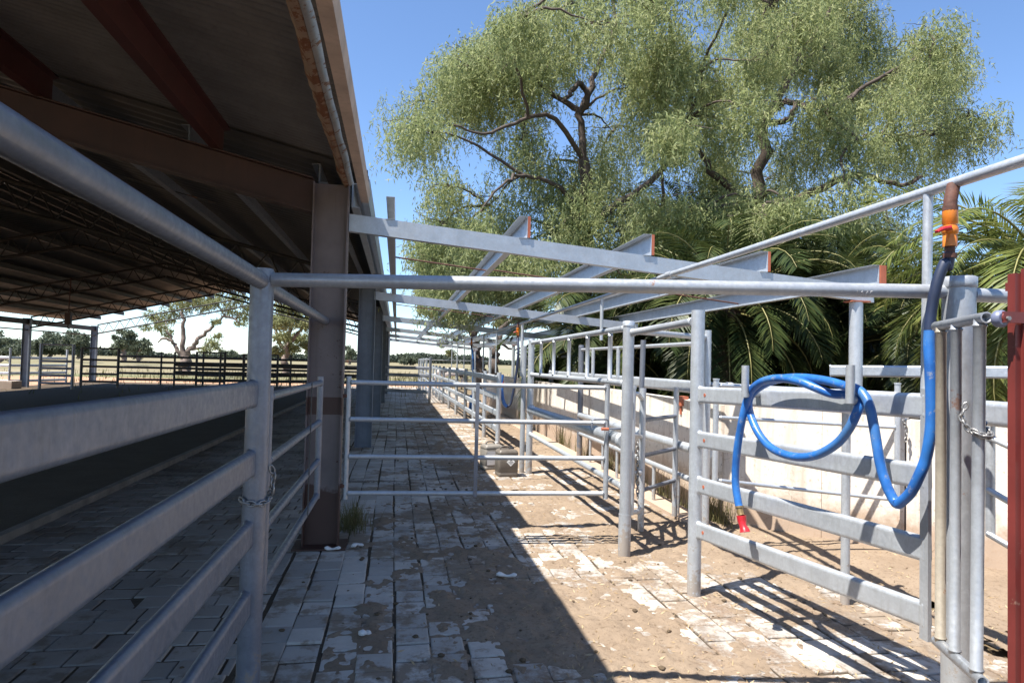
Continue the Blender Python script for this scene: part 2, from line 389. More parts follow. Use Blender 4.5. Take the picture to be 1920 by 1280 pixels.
# ------------------------------------------------------------------ light
SUN = V(.462, .19, -1.).normalized()
sun = bpy.data.lights.new('sun', 'SUN'); sun.energy = 5.0; sun.angle = math.radians(.53); sun.color = (1, .955, .88)
so = bpy.data.objects.new('sun', sun); COL.objects.link(so); so.rotation_euler = SUN.to_track_quat('-Z', 'Y').to_euler()
so.location = (-5, -2, 20)
w = bpy.data.worlds.new('World'); SC.world = w; w.use_nodes = True
nt = w.node_tree; sky = nt.nodes.new('ShaderNodeTexSky'); sky.sky_type = 'NISHITA'; sky.sun_disc = False
sky.sun_elevation = math.asin(-SUN.z); sky.sun_rotation = math.atan2(-SUN.x, -SUN.y) % (2*PI)
sky.air_density = .85; sky.dust_density = .05; sky.ozone_density = 5.5; sky.altitude = 100
nt.links.new(sky.outputs[0], nt.nodes['Background'].inputs[0]); nt.nodes['Background'].inputs[1].default_value = .108
SC.view_settings.view_transform = 'Standard'; SC.view_settings.look = 'None'; SC.view_settings.gamma = 1
SC.view_settings.exposure = 1.24

# ------------------------------------------------------------------ ground
def sheet(name, x0, y0, x1, y1, z, mat, n=1):
    b = MB(); b.add([(x0, y0, z), (x1, y0, z), (x1, y1, z), (x0, y1, z)], [(0, 1, 2, 3)])
    return tag(build(name, b, mat), None, None, kind='structure')
sheet('pasture', -2500, -300, 2500, 4200, -.16, PASTURE)
sheet('yard_ground', -26, -6, 3.4, 52, -.10, REDSOIL)
sheet('garden_ground', 3.3, -6, 40, 60, -.06, MULCH)
sheet('shed_floor', -16.6, -3, -3.25, 39.6, .045, SHEDF)
sheet('paving', -3.25, 20.2, 3.32, 41, 0, PAVE)
sheet('bedding_soil', -3.25, -3, 3.32, 20.2, -.010, mat_soil('joint_soil', (.07, .052, .036), (.10, .075, .052), (.04, .03, .02)))
def bricks():
    b = MB(); rb_ = random.Random(4)
    def brick(x0, x1, y0, y1):
        g = rb_.uniform(.0032, .0085); x0 += g; x1 -= g; y0 += g*1.05; y1 -= g*1.05
        z = rb_.gauss(0, .0028); ta, tb = rb_.gauss(0, .012), rb_.gauss(0, .012); cx, cy = (x0+x1)/2, (y0+y1)/2; ro = rb_.gauss(0, .006)
        jx, jy = rb_.gauss(0, .0016), rb_.gauss(0, .002); c_, s_ = math.cos(ro), math.sin(ro)
        def P(x, y, dz): u, v = x-cx, y-cy; return (cx+jx+u*c_-v*s_, cy+jy+u*s_+v*c_, z-.001+dz+ta*u+tb*v)
        bv = .010
        k = [(x0, y0), (x1, y0), (x1, y1), (x0, y1)]; k2 = [(x0+bv, y0+bv), (x1-bv, y0+bv), (x1-bv, y1-bv), (x0+bv, y1-bv)]
        k1 = [(x0+bv*.3, y0+bv*.3), (x1-bv*.3, y0+bv*.3), (x1-bv*.3, y1-bv*.3), (x0+bv*.3, y1-bv*.3)]
        vs = [P(x, y, -.02) for x, y in k]+[P(x, y, -.0062) for x, y in k]+[P(x, y, -.0022) for x, y in k1]+[P(x, y, 0) for x, y in k2]
        fs = [(12, 13, 14, 15)]
        for l in (0, 4, 8):
            for i in range(4): j = (i+1) % 4; fs.append((l+i, l+j, l+4+j, l+4+i))
        b.add(vs, fs)
    col = 0; x = -.78
    while x < 3.3:   # courses running up the lane
        y = 1.2+rb_.uniform(-.23, 0); wob = rb_.uniform(0, 6)
        while y < 20.2:
            L_ = .225+rb_.gauss(0, .004); dx = .012*math.sin(y*.55+x*.3)+.006*math.sin(y*1.7+wob); brick(x+dx, x+.2+dx, y, y+L_); y += L_
        x += .2
    y = 1.2
    while y < 20.2:   # courses running across under the shed
        x = -3.25+rb_.uniform(-.2, 0)
        while x < -.80:
            L_ = min(.24+rb_.gauss(0, .004), -.785-x)
            if L_ > .05: brick(x, x+L_, y, y+.2)
            x += L_ if L_ > .05 else 1
        y += .2
    return b
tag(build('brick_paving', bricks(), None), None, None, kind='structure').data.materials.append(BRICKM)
kb = MB(); kb.box((-3.27, -3, -.1), (-3.19, 39.6, .070)); tag(build('kerb', kb, simple('grimy_concrete', (.20, .17, .14), .9, .4, 5., bump=.3)), None, None, kind='structure')

# loose soil trodden over the bricks: a height field that dips below the brick surface where the bricks show
def soil_h(x, y):
    n1 = noise.fractal(V(x*.85+3, y*.55, 1.7), .8, 2., 4); n2 = noise.fractal(V(x*4.2, y*3.1, 5.), .75, 2., 4)
    n3 = noise.noise(V(x*15, y*15, 2.))
    # how much soil has built up here
    f = -.7
    lane = math.exp(-((x-1.35-.12*math.sin(y*1.3))/.72)**2)
    f += 1.15*lane*(1.0 if y < 5.6 else .62)
    f += (.95 if y > 5.2 else .50)*min(1, max(0, (x-1.75)/.6))
    if y > 5.2 and x > 1.9: f += .45
    if x > .1 and y < 4.7: f += .30*math.exp(-((x-.75)/.7)**2)
    if y < 5.4 and x > 1.: f += .12*min(1, (x-1.)/.5)
    if 3.6 < y < 5.1: f += .6*math.exp(-((y-4.4)/.5)**2)*math.exp(-((x-.8)/.45)**2)
    d = (x-3.3)*.80+(y-6.35)*.59   # distance past the splayed wall line
    if y < 6.4: f += 1.3*math.exp(-max(0, -d)/.5)
    n4 = noise.noise(V(x*31, y*24, 9.))
    h = .011*f+.017*n1+.021*n2+.010*n3+.006*n4
    if y < 6.4: h += .16*math.exp(-(max(0, -d)/.55)**2)*min(1, max(0, (x-3.1)/1.2))
    return max(-.012, min(h, .04+h*.3 if h > .04 else h)) if h < .3 else h
def soil(name, x0, x1, y0, y1, st):
    nx = int((x1-x0)/st)+1; ny = int((y1-y0)/st)+1; vs = []; fs = []
    for j in range(ny):
        for i in range(nx):
            x = x0+i*st; y = y0+j*st; e = min(x-x0, x1-x, y-y0, y1-y)
            h = soil_h(x, y); 
            if e < .12 and name != 'soil': h -= 0
            vs.append((x, y, h))
    for j in range(ny-1):
        for i in range(nx-1):
            a = j*nx+i; q = (a, a+1, a+nx+1, a+nx)
            if max(vs[k][2] for k in q) > -.004: fs.append(q)
    b = MB(); b.v = vs; b.f = fs; b.sm = [True]*len(fs)
    return tag(build(name, b, SOIL), None, None, kind='structure')
soil('soil', -.35, 5.6, 1.6, 8.3, .019)
soil('soil', .35, 3.25, 8.31, 26, .05)
b = MB()   # dark wash of leaf litter swept over the bricks further up the lane
# ------------------------------------------------------------------ shed
EX, RX, WXL = -.6, -8.3, -16.0        # right column line, ridge, left column line
SL = .235
def roofz(x, base): return base+SL*(EX-x) if x > RX else base+SL*(EX-RX)-SL*(RX-x)
RT = 3.115                            # top of rafters at the right column line
CY = [5.95+6.6*i for i in range(-1, 6)]
TRUSSM = simple('truss_silhouette_tone', (.022, .018, .016), .7, .3)  # near-black colour paints the trusses as silhouettes
PURD = simple('dark_purlin_steel', (.05, .045, .04), .6, .3)
ROOFF = mat_paint('far_roof_sheet', (.095, .085, .075), .74, (.14, .10, .07), .5)
shed = thing('shed', (-8.3, 18, 0), 'long open sided steel cattle shed with a shallow gable roof over the dark floor', 'shed')
def ibeam(mb, x0, x1, y, z0, z1, fw=.15, ft=.012, wt=.010):
    mb.box((x0, y-fw/2, z0), (x0+ft, y+fw/2, z1)); mb.box((x1-ft, y-fw/2, z0), (x1, y+fw/2, z1))
    mb.box((x0+ft, y-wt/2, z0), (x1-ft, y+wt/2, z1))
for i, y in enumerate(CY):
    mb = MB(); first = abs(y-5.95) < .1
    xo = .0 if first else .03
    ibeam(mb, EX-.15+xo, EX+.15+xo, y, -.02, RT-.0 if first else RT-.02)
    if first: mb.box((EX-.22, y-.16, 0), (EX+.22, y+.16, .015))
    c = build('column', mb, COLP if first else COLB, shed)
    if first: c['label'] = 'mauve painted column with a rusty red foot and a welded rust band'
for y in (12.55, 19.15, 25.75, 32.35, 38.95):
    mb = MB(); ibeam(mb, WXL-.15, WXL+.15, y, -.2, RT-.05, .17)
    build('column', mb, COLB, shed)
def slope_beam(mb, x0, x1, y, dz0, dz1, t):
    z = lambda x: roofz(x, RT)
    mb.add([(x0, y-t/2, z(x0)+dz0), (x1, y-t/2, z(x1)+dz0), (x1, y+t/2, z(x1)+dz0), (x0, y+t/2, z(x0)+dz0),
            (x0, y-t/2, z(x0)+dz1), (x1, y-t/2, z(x1)+dz1), (x1, y+t/2, z(x1)+dz1), (x0, y+t/2, z(x0)+dz1)],
           [(0, 3, 2, 1), (4, 5, 6, 7), (0, 1, 5, 4), (1, 2, 6, 5), (2, 3, 7, 6), (3, 0, 4, 7)])
for y in (-.65, 5.95):
    for a, c in ((EX-.155, RX), (RX-.001, WXL+.155)):
        mb = MB(); slope_beam(mb, a, c, y, -.30, -.288, .15); slope_beam(mb, a, c, y, -.012, 0, .15); slope_beam(mb, a, c, y, -.288, -.012, .01)
        build('rafter', mb, BROWNP, shed)
for y in CY[2:]:
    for side in (0, 1):
        mb = MB(); xs = [EX-.13, RX+.02] if side == 0 else [RX-.02, WXL+.13]
        z = lambda x: roofz(x, RT)
        T = lambda x, d: V(x, y, z(x)+d)
        mb.tube([T(xs[0], -.03), T(xs[1], -.03)], .038, 6); mb.tube([T(xs[0], -.50), T(xs[1], -.50)], .042, 6)
        n = 14
        for k in range(n):
            x0 = xs[0]+(xs[1]-xs[0])*k/n; x1 = xs[0]+(xs[1]-xs[0])*(k+.5)/n; x2 = xs[0]+(xs[1]-xs[0])*(k+1)/n
            mb.tube([T(x0, -.03), T(x1, -.50)], .016, 5); mb.tube([T(x1, -.50), T(x2, -.03)], .016, 5)
        build('truss', mb, TRUSSM, shed)
# purlins: oxide red over the near bay, galvanised beyond
for k, x in enumerate((-1.52, -2.86, -4.3, -5.7, -7.1)):
    mb = MB(); z = roofz(x, RT)+.004; h = .20
    mb.box((x-.006, -2.2, z), (x+.006, 5.98, z+h)); mb.box((x-.006, -2.2, z), (x-.07, 5.98, z+.012)); mb.box((x+.006, -2.2, z+h-.012), (x+.07, 5.98, z+h-.002))
    build('purlin', mb, REDP, shed)
xsr = [-.72]+[-.72-1.09*k for k in range(1, 7)]+[-8.05]+[-8.55-1.09*k for k in range(7)]
for x in xsr:
    mb = MB(); z = roofz(x, RT)+.004; h = .17
    mb.box((x-.006, 6.04, z), (x+.006, 37.4, z+h)); mb.box((x+.006, 6.04, z), (x+.07, 37.4, z+.008)); mb.box((x-.006, 6.04, z+h-.008), (x-.07, 37.4, z+h-.001))
    build('purlin', mb, GALV2 if x > -4.5 else PURD, shed)
for x in (-2.4, -4.6, -6.8):   # sag rods seen under the roof
    mb = MB(); mb.tube([(x, 9.2, roofz(x, RT)+.06), (x-1.1, 9.2, roofz(x-1.1, RT)+.06)], .008, 6); build('sag_rod', mb, DARKST, shed)
def roof_sheet(x0, x1, y0, y1, dz, pitch, amp, per=6):
    mb = MB(); n = int((y1-y0)/pitch*per); vs = []; fs = []
    for j in range(n+1):
        y = y0+(y1-y0)*j/n; o = amp*math.sin(2*PI*(y-y0)/pitch)
        for x in (x0, x1): vs.append((x, y, roofz(x, RT)+dz+o))
    fs = [(2*j, 2*j+1, 2*j+3, 2*j+2) for j in range(n)]
    mb.add(vs, fs, True); return mb
ROOFM = mat_paint('aged_roof_sheet', (.14, .135, .135), .72, (.14, .09, .06), .55)
for x0, x1 in ((-.40, RX), (RX, WXL-.35)):
    o = build('roof_sheet', roof_sheet(x0, x1, -2.3, 6.12, .236, .076, .013), ROOFM, shed)
    o = build('roof_sheet', roof_sheet(x0+(.10 if x0 > RX else 0), x1, 5.88, 36.9, .20, .19, .012, 5), ROOFF, shed)
# near gutter (tan), old rusted gutter behind it, far fascia and gutter
mb = MB(); mb.sweep([(0, -2.3, 2.985), (0, 6.0, 2.985)], [(-.352, 0), (-.287, .0), (-.274, .085), (-.282, .085), (-.293, .008), (-.345, .008), (-.345, .12), (-.352, .12)], up=(0, 0, 1), smooth=False)
g = build('gutter', mb, TANF, shed); g['label'] = 'tan box gutter along the near roof edge'
mb = MB(); n = 90; vs = []; fs = []
for j in range(n+1):
    y = -2+j*(7.95)/n; wv = .022*noise.noise(V(y*2.2, .3, 0))+.012*noise.noise(V(y*9, 1.3, 0))
    vs += [(-.525+wv*.5, y, 3.13+wv), (-.49, y, 3.09+wv*.5), (-.455+wv*.3, y, 3.10), (-.450+wv*.3, y, 3.15+wv*.3), (-.453+wv*.3, y, 3.15+wv*.3), (-.459+wv*.3, y, 3.106), (-.49, y, 3.096+wv*.5), (-.52+wv*.5, y, 3.136+wv)]
for j in range(n):
    for k in range(8):
        a = j*8+k; c = j*8+(k+1) % 8; fs.append((a, c, c+8, a+8))
mb.add(vs, fs, True); g = build('old_gutter', mb, RUSTM, shed); g['label'] = 'buckled rusty old gutter inside the tan one'
mb = MB(); vs = []; fs = []
for j in range(n+1):
    y = -2+j*(7.9)/n; wv = .02*noise.noise(V(y*2.6, 4.3, 0))
    vs += [(-.450+wv*.3, y, 3.095), (-.408+wv*.6, y, 3.125+wv*.5), (-.410+wv*.6, y, 3.131+wv*.5), (-.452+wv*.3, y, 3.101)]
for j in range(n):
    for k in range(4):
        a = j*4+k; c = j*4+(k+1) % 4; fs.append((a, c, c+4, a+4))
mb.add(vs, fs, True); build('gutter_lip', mb, CREAM, shed)
mb = MB(); mb.box((-.44, 6.06, 2.95), (-.425, 37.2, 3.17)); mb.box((-.425, 6.06, 2.95), (-.37, 37.2, 2.957)); mb.box((-.425, 6.06, 3.163), (-.37, 37.2, 3.17))
build('fascia', mb, ZINC, shed)
mb = MB(); mb.sweep([(0, 6.05, 3.08), (0, 37.2, 3.08)], [(-.365, 0), (-.305, 0), (-.285, .13), (-.292, .13), (-.311, .008), (-.357, .008), (-.357, .15), (-.365, .15)], up=(0, 0, 1), smooth=False)
build('gutter', mb, ZINC, shed)
mb = MB(); mb.box((WXL-.06, 5, 2.80), (WXL+.06, 39.1, 3.02)); build('eave_beam', mb, DARKST, shed)
mb = MB(); mb.tube([(WXL, 25, 2.55), (WXL, 38.95, 2.55)], .03, 6); build('brace_rod', mb, DARKST, shed)
# hook and rope under the roof
p = aty(128, 600, 25); q = aty(133, 480, 25)
hk = thing('hoist_hook', (p.x, p.y, p.z), 'dark block hanging on a thin rope from the shed roof', 'hoist')
mb = MB(); mb.tube([(p.x, 25, p.z+.25), (p.x+.03, 25, roofz(p.x, RT)-.1)], .02, 6); build('rope', mb, REDP, hk)
mb = MB(); mb.box((p.x-.09, 24.93, p.z-.15), (p.x+.09, 25.07, p.z+.25)); mb.tube([(p.x, 25, p.z-.15), (p.x-.02, 25, p.z-.26), (p.x+.05, 25, p.z-.30)], .02, 6); build('block', mb, BROWNP, hk)

# ------------------------------------------------------------------ left fence, its gate, cross pipe
LP = V(-.60, 3.1, 0)
fence = thing('rail_fence', (LP.x, LP.y, 0), 'near galvanised four rail cattle fence running under the shed roof at the left', 'fence')
mb = MB(); mb.tube([(LP.x, LP.y, -.1), (LP.x+.0, LP.y, 1.985)], .0505, 24); mb.tube([(LP.x, LP.y, 1.985), (LP.x, LP.y, 1.992)], .047, 24)
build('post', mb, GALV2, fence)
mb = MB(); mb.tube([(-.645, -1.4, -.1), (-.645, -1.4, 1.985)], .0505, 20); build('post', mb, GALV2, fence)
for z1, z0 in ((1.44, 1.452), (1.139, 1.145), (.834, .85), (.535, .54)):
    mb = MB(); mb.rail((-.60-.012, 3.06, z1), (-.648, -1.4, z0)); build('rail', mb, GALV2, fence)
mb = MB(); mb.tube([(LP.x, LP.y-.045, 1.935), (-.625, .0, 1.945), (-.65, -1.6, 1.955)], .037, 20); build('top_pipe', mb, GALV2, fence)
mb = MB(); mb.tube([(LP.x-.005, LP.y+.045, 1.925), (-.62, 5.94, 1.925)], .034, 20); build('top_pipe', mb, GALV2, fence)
mb = MB()
def chain_links(mb, pts, L=.042, r=.0045, w=.011):
    """oval links strung along pts"""
    pts = [Vector(p) for p in pts]; acc = []
    for a, c in zip(pts[:-1], pts[1:]):
        d = (c-a).length; k = max(1, round(d/(L*.72)))
        acc += [(lerp(a, c, (i+.5)/k), (c-a).normalized()) for i in range(k)]
    for i, (c, t) in enumerate(acc):
        s = t.cross(V(0, 0, 1)); s = s.normalized() if s.length > .1 else V(1, 0, 0)
        u = s.cross(t).normalized(); q = s if i % 2 else u
        ring = [c+t*(math.cos(a)*L/2)+q*(math.sin(a)*w) for a in [2*PI*k/10 for k in range(11)]]
        mb.tube(ring, r, 6, cap=False)
def ring_pts(c, r, z, a0, a1, n=10, sag=.0):
    return [V(c[0]+r*math.cos(a0+(a1-a0)*i/n), c[1]+r*math.sin(a0+(a1-a0)*i/n), z-sag*math.sin(PI*i/n)) for i in range(n+1)]
chain_links(mb, ring_pts(LP, .062, .985, -2.6, .6, 8, .02)+[V(-.535, 3.13, 1.0), V(-.53, 3.14, 1.08), V(-.545, 3.13, 1.12)])
tag(build('chain', mb, CHAIN, None, (LP.x, LP.y, .98)), 'dark chain looped round the near fence post at the left', 'chain')

gz = (1.42, 1.125, .835, .575)
ga, gb = V(-.575, 3.2, 0), V(-.565, 5.22, 0)
gate = thing('pipe_gate', (ga.x, ga.y, 0), 'narrow four rail pipe gate between the near fence post and the mauve column', 'gate', 'pipe gates')
for z in gz:
    mb = MB(); mb.wtube((ga.x, ga.y, z), (gb.x, gb.y, z-.005), .0215); build('rail', mb, GALV2, gate)
for p0, za, zb in ((ga, .54, 1.47), (gb, .55, 1.465)):
    mb = MB(); mb.tube([(p0.x, p0.y, za), (p0.x, p0.y, zb)], .0225, 14); build('stile', mb, GALV2, gate)
mb = MB(); y = 4.55; mb.tube([(-.572+.026, y, .56), (-.572+.026, y, 1.44)], .004, 6); build('wire', mb, DARKST, gate)

P3 = V(2.475, 2.6, 0); P2 = V(2.117, 4.48, 0); P1 = V(1.944, 5.44, 0)
mb = MB(); mb.tube([(LP.x+.045, LP.y-.005, 1.945), (.9, 2.875, 1.957), (P3.x-.06, P3.y+.02, 1.968)], .0315, 22)
tag(build('crossbar', mb, GALV3, None, (LP.x, LP.y, 1.945)), 'long pipe spanning the lane overhead, from left fence post to capped right post', 'pipe')
cbar = [o for o in COL.objects if o.name.startswith('crossbar')][0]
sc = MB(); q = lerp(V(.9, 2.875, 1.957), V(P3.x-.06, P3.y+.02, 1.968), .735); tx = V(P3.x-.96, P3.y-2.855, .011).normalized(); fx_ = V(tx.y, -tx.x, 0)
for i, st in enumerate(([(.2, 1), (.2, 0)], [(0, .8), (.3, 1), (.5, .8), (0, 0), (.55, 0)], [(.5, 1), (.1, .6), (0, .25), (.25, 0), (.5, .25), (.1, .42)], [(.55, 1), (.05, 1), (.0, .55), (.4, .6), (.5, .25), (.25, 0), (0, .1)])):
    P_ = []
    for u, v_ in st: a_ = -1.0+.75*v_; P_.append(q+tx*((i*.016+u*.012)*1.3)+fx_*(math.cos(a_)*.0322)+V(0, 0, math.sin(a_)*.0322))
    sc.tube(P_, .0011, 5)
build('scratched_number', sc, SCRAP, cbar)

# ------------------------------------------------------------------ lane gate
a0, a1 = V(-.405, 5.92, 0), V(1.862, 5.74, 0)
lg = thing('pipe_gate', (a0.x, a0.y, 0), 'wide four rail pipe gate closed across the paved lane with loop latch', 'gate', 'pipe gates')
def G(t, z): q = lerp(a0, a1, t); return V(q.x, q.y, z)
for zl, zr in ((1.402, 1.40), (1.085, 1.085), (.765, .772), (.452, .462)):
    mb = MB(); mb.wtube(G(0, zl), G(1, zr), .0205, 16); build('rail', mb, GALV3, lg)
for t, za, zb in ((0, .40, 1.445), (1, .415, 1.425)):
    mb = MB(); mb.tube([G(t, za), G(t, zb)], .0225, 16); mb.tube([G(t, zb), G(t, zb+.008)], .0245, 16); build('stile', mb, GALV3, lg)
mb = MB(); q = G(.489, 0); mb.box((q.x-.016, q.y-.027, .43), (q.x+.016, q.y-.021, 1.42)); build('brace', mb, GALV2, lg)
la, lb = aty(1112, 806, 5.70), aty(1168, 803, 5.70)
mb = MB(); q1 = aty(1110, 786, 5.69); q2 = aty(1141, 786, 5.69); q3 = aty(1141, 802, 5.69); q0 = aty(1110, 803, 5.69)
mb.tube([q3, q2+V(-.0, 0, -.01), q2+V(-.02, 0, 0), q1+V(.02, 0, 0), q1+V(0, 0, -.01), q0], .0075, 8)
mb.tube([aty(1128, 804, 5.69), aty(1172, 803, 5.69)], .010, 8); build('latch', mb, GALV2, lg)
mb = MB(); mb.tube([aty(1128, 804, 5.685), aty(1141, 804, 5.685)], .0135, 10); build('latch_sleeve', mb, CLEAT, lg)
for z in (1.27, .50):
    mb = MB(); mb.box((-.452, 5.90, z), (-.41, 5.94, z+.03)); build('hinge', mb, RUSTY, lg)

# ------------------------------------------------------------------ hose panel P2 to P3
hp = thing('rail_fence', (P2.x, P2.y, 0), 'four rail cattle panel with two hose hooks holding the looped blue hose', 'fence')
mb = MB(); mb.tube([P2+V(0, 0, -.1), P2+V(.003, 0, 2.01)], .0475, 22); build('post', mb, GALV, hp)
mb = MB(); mb.tube([P3+V(0, 0, -.1), P3+V(0, 0, 1.985)], .066, 28); build('post', mb, GALV3, hp)
mb = MB(); mb.tube([P3+V(0, 0, 1.983), P3+V(0, 0, 1.987), P3+V(0, 0, 2.03), P3+V(0, 0, 2.034)], .0715, 28, scale=[.96, 1, 1, .9]); build('post_cap', mb, GALV3, hp)
PE = V(2.355, 2.64, 0)      # right end of the rails
rz = ((1.408, 1.452), (1.094, 1.135), (.774, .815), (.459, .525))
for zl, zr in rz:
    mb = MB(); mb.rail(V(P2.x+.01, P2.y-.045, zl), V(PE.x, PE.y, zr)); rl = build('rail', mb, GALV, hp)
    q = lerp(V(P2.x+.01, P2.y-.045, zl), V(PE.x, PE.y, zr), .045); nrm = V(P2.y-PE.y, PE.x-P2.x, 0).normalized()*-1
    mb = MB(); mb.tube([q+nrm*.018, q+nrm*.0235], .0125, 12); build('plug', mb, CLEAT, rl)
mb = MB(); mb.box((PE.x-.022, PE.y-.028, .42), (PE.x-.004, PE.y+.02, 1.53)); build('end_plate', mb, GALV3, hp)
def HP(x, y, off): return atp(x, y, P2, PE, off)
for (vx, yt, yb, hx) in ((1397, 685, 744, 1424), (1594, 684, 756, 1618)):
    mb = MB(); t = HP(vx, yt, .17); bt = HP(vx, yb, .17)
    mb.tube([bt, V(bt.x, bt.y, t.z)], .0215, 14)
    e = HP(hx, yb+2, .0); st = HP(vx, yb-5, .17); e.z = st.z
    mb.tube([st, e], .0215, 14); k = build('hose_hook', mb, GALV3, hp)
wt = MB()
# the overhead water pipe with its supports and taps
WX, WZ = 2.40, 2.43
wp = thing('water_pipe', (WX, 2.66, 0), 'overhead galvanised water pipe on thin uprights, running along the right side of the lane', 'pipe')
mb = MB(); pts = [V(WX, 1.2, WZ+.02), V(WX, 2.6, WZ+.01), V(WX, 4.7, WZ), V(WX, 5.75, WZ-.0)]; mb.tube(pts, .0245, 16); build('pipe', mb, GALV, wp)
mb = MB(); mb.tube([V(WX, 5.60, WZ), V(WX, 5.72, WZ)], .032, 14); build('coupling', mb, GALV3, wp)
mb = MB(); mb.tube([V(WX, 5.7, WZ), V(WX, 9.6, WZ-.025), V(WX, 13.1, WZ-.045), V(WX, 22, WZ-.04), V(WX, 34, WZ-.05)], .0225, 14); build('pipe', mb, GALV, wp)
mb = MB(); q = atx(1735, 760, WX-.01); mb.tube([V(q.x, q.y, 1.44), V(WX, q.y, WZ-.03), V(WX, q.y, WZ-.005)], .021, 14); build('upright', mb, GALV, wp)
for px, yb, r in ((1128, 635, .021), (980, 690, .03), (932, 690, .022), (908, 690, .022), (886, 690, .022), (872, 690, .022), (859, 690, .022), (849, 690, .022)):
    t = atx(px, 600, WX); mb = MB(); mb.tube([V(WX, t.y, 1.35 if yb > 640 else 1.9), V(WX, t.y, WZ-.02)], r, 10); build('upright', mb, GALV, wp)
def tap(y, detail):
    """rusty elbow, orange ball valve with red lever, brass tail"""
    mb = MB(); mb.tube([V(WX-.005, y, WZ), V(WX-.03, y-.01, WZ-.07), V(WX-.032, y-.01, WZ-.115)], .027, 14); mb.tube([V(WX-.032, y-.01, WZ-.10), V(WX-.032, y-.01, WZ-.118)], .031, 14)
    el = build('elbow', mb, RUSTY, wp)
    mb = MB(); c = V(WX-.032, y-.01, 0)
    prof = [(.030, -.118), (.031, -.175), (.026, -.18), (.030, -.19), (.034, -.205), (.030, -.22), (.025, -.225), (.028, -.23), (.028, -.275)]
    mb.tube([V(c.x, c.y, WZ+z) for r, z in prof], 1., 16, scale=[r for r, z in prof]); mb.tube([V(c.x, c.y, WZ-.205), V(c.x-.035, c.y-.03, WZ-.205)], .014, 10)
    vb = build('valve', mb, ORANGE, wp)
    mb = MB(); mb.sweep([V(c.x-.03, c.y-.028, WZ-.20), V(c.x-.06, c.y-.03, WZ-.205), V(c.x-.095, c.y-.03, WZ-.222)], [(-.011, -.007), (.011, -.007), (.011, .007), (-.011, .007)], up=(0, 0, 1), scale=[1.3, 1.2, .8]); build('lever', mb, REDPL, vb)
    mb = MB(); mb.tube([V(c.x, c.y, WZ-.275), V(c.x, c.y, WZ-.305)], .020, 12); mb.tube([V(c.x, c.y, WZ-.305), V(c.x, c.y, WZ-.325)], .027, 12); build('hose_tail', mb, RUSTY, wp)
    return V(c.x, c.y, WZ-.32)
T1 = tap(2.545, True)
T2 = tap(atx(974, 610, WX).y, True)
T3 = tap(atx(886, 635, WX).y, True)
# hose
def spline(pts, per=8):
    P = [Vector(p) for p in pts]; out = []
    P = [P[0]*2-P[1]]+P+[P[-1]*2-P[-2]]
    for i in range(1, len(P)-2):
        for k in range(per):
            t = k/per; a, b_, c, d = P[i-1], P[i], P[i+1], P[i+2]
            out.append(.5*((2*b_)+(c-a)*t+(2*a-5*b_+4*c-d)*t*t+(3*b_-a-3*c+d)*t**3))
    out.append(P[-2]); return out
hs = thing('hose', (2.3, 3.2, .9), 'thick bright blue hose looped over two hooks with a red nozzle dangling', 'hose')
drop = [T1+V(0, 0, .02), T1+V(-.005, .01, -.05)]+[HP(x, y, o) for x, y, o in ((1772, 492, .02), (1757, 530, .05), (1746, 585, .065), (1742, 640, .075), (1744, 690, .085), (1746, 740, .09), (1746, 790, .095), (1742, 829, .10), (1735, 862, .10), (1725, 888, .11), (1708, 922, .11), (1688, 942, .11), (1683, 944.5, .11))]
r_h = .0228
mb = MB(); ps = spline(drop); cut = [i for i, q in enumerate(ps) if q.z < 1.79][0]
mb.tube(ps[:cut+1], r_h, 14); build('hose_tail', mb, HOSED, hs)
rest = [HP(x, y, o) for x, y, o in ((1679, 942, .11), (1673, 932, .11), (1662, 908, .115), (1650, 867, .12), (1639, 802, .12), (1630, 760, .12), (1618, 738, .115), (1604, 728, .11), (1590, 725, .105), (1551, 714, .10), (1508, 708, .10), (1470, 709, .10), (1440, 717, .10), (1415, 733, .10), (1404, 752, .105), (1408, 780, .12),
        (1424, 815, .13), (1450, 842, .135), (1490, 856, .135), (1530, 853, .135), (1568, 832, .13), (1592, 803, .125), (1608, 770, .115), (1614, 750, .09), (1610, 739, .06), (1590, 739, .06), (1560, 738, .075), (1530, 727, .11), (1496, 714, .14), (1460, 709, .145), (1430, 715, .14), (1410, 730, .135), (1400, 752, .14),
        (1391, 790, .15), (1382, 845, .15), (1379, 901, .15), (1384, 940, .15), (1387, 952, .15))]
mb = MB(); mb.tube(ps[cut:]+spline(rest)[0:], r_h, 16); build('hose_body', mb, HOSE, hs)
ne = [HP(x, y, .15) for x, y in ((1386, 948), (1388, 960), (1390, 966), (1391, 975), (1393, 985), (1396, 992), (1397, 997))]
mb = MB(); mb.tube(ne[:3], .020, 14); mb.tube([ne[0], lerp(ne[0], ne[1], .3)], .0245, 14); build('clamp', mb, BRASS, hs)
mb = MB(); mb.tube(ne[2:], 1., 16, scale=[.029, .027, .021, .027, .031]); build('nozzle', mb, REDPL, hs)

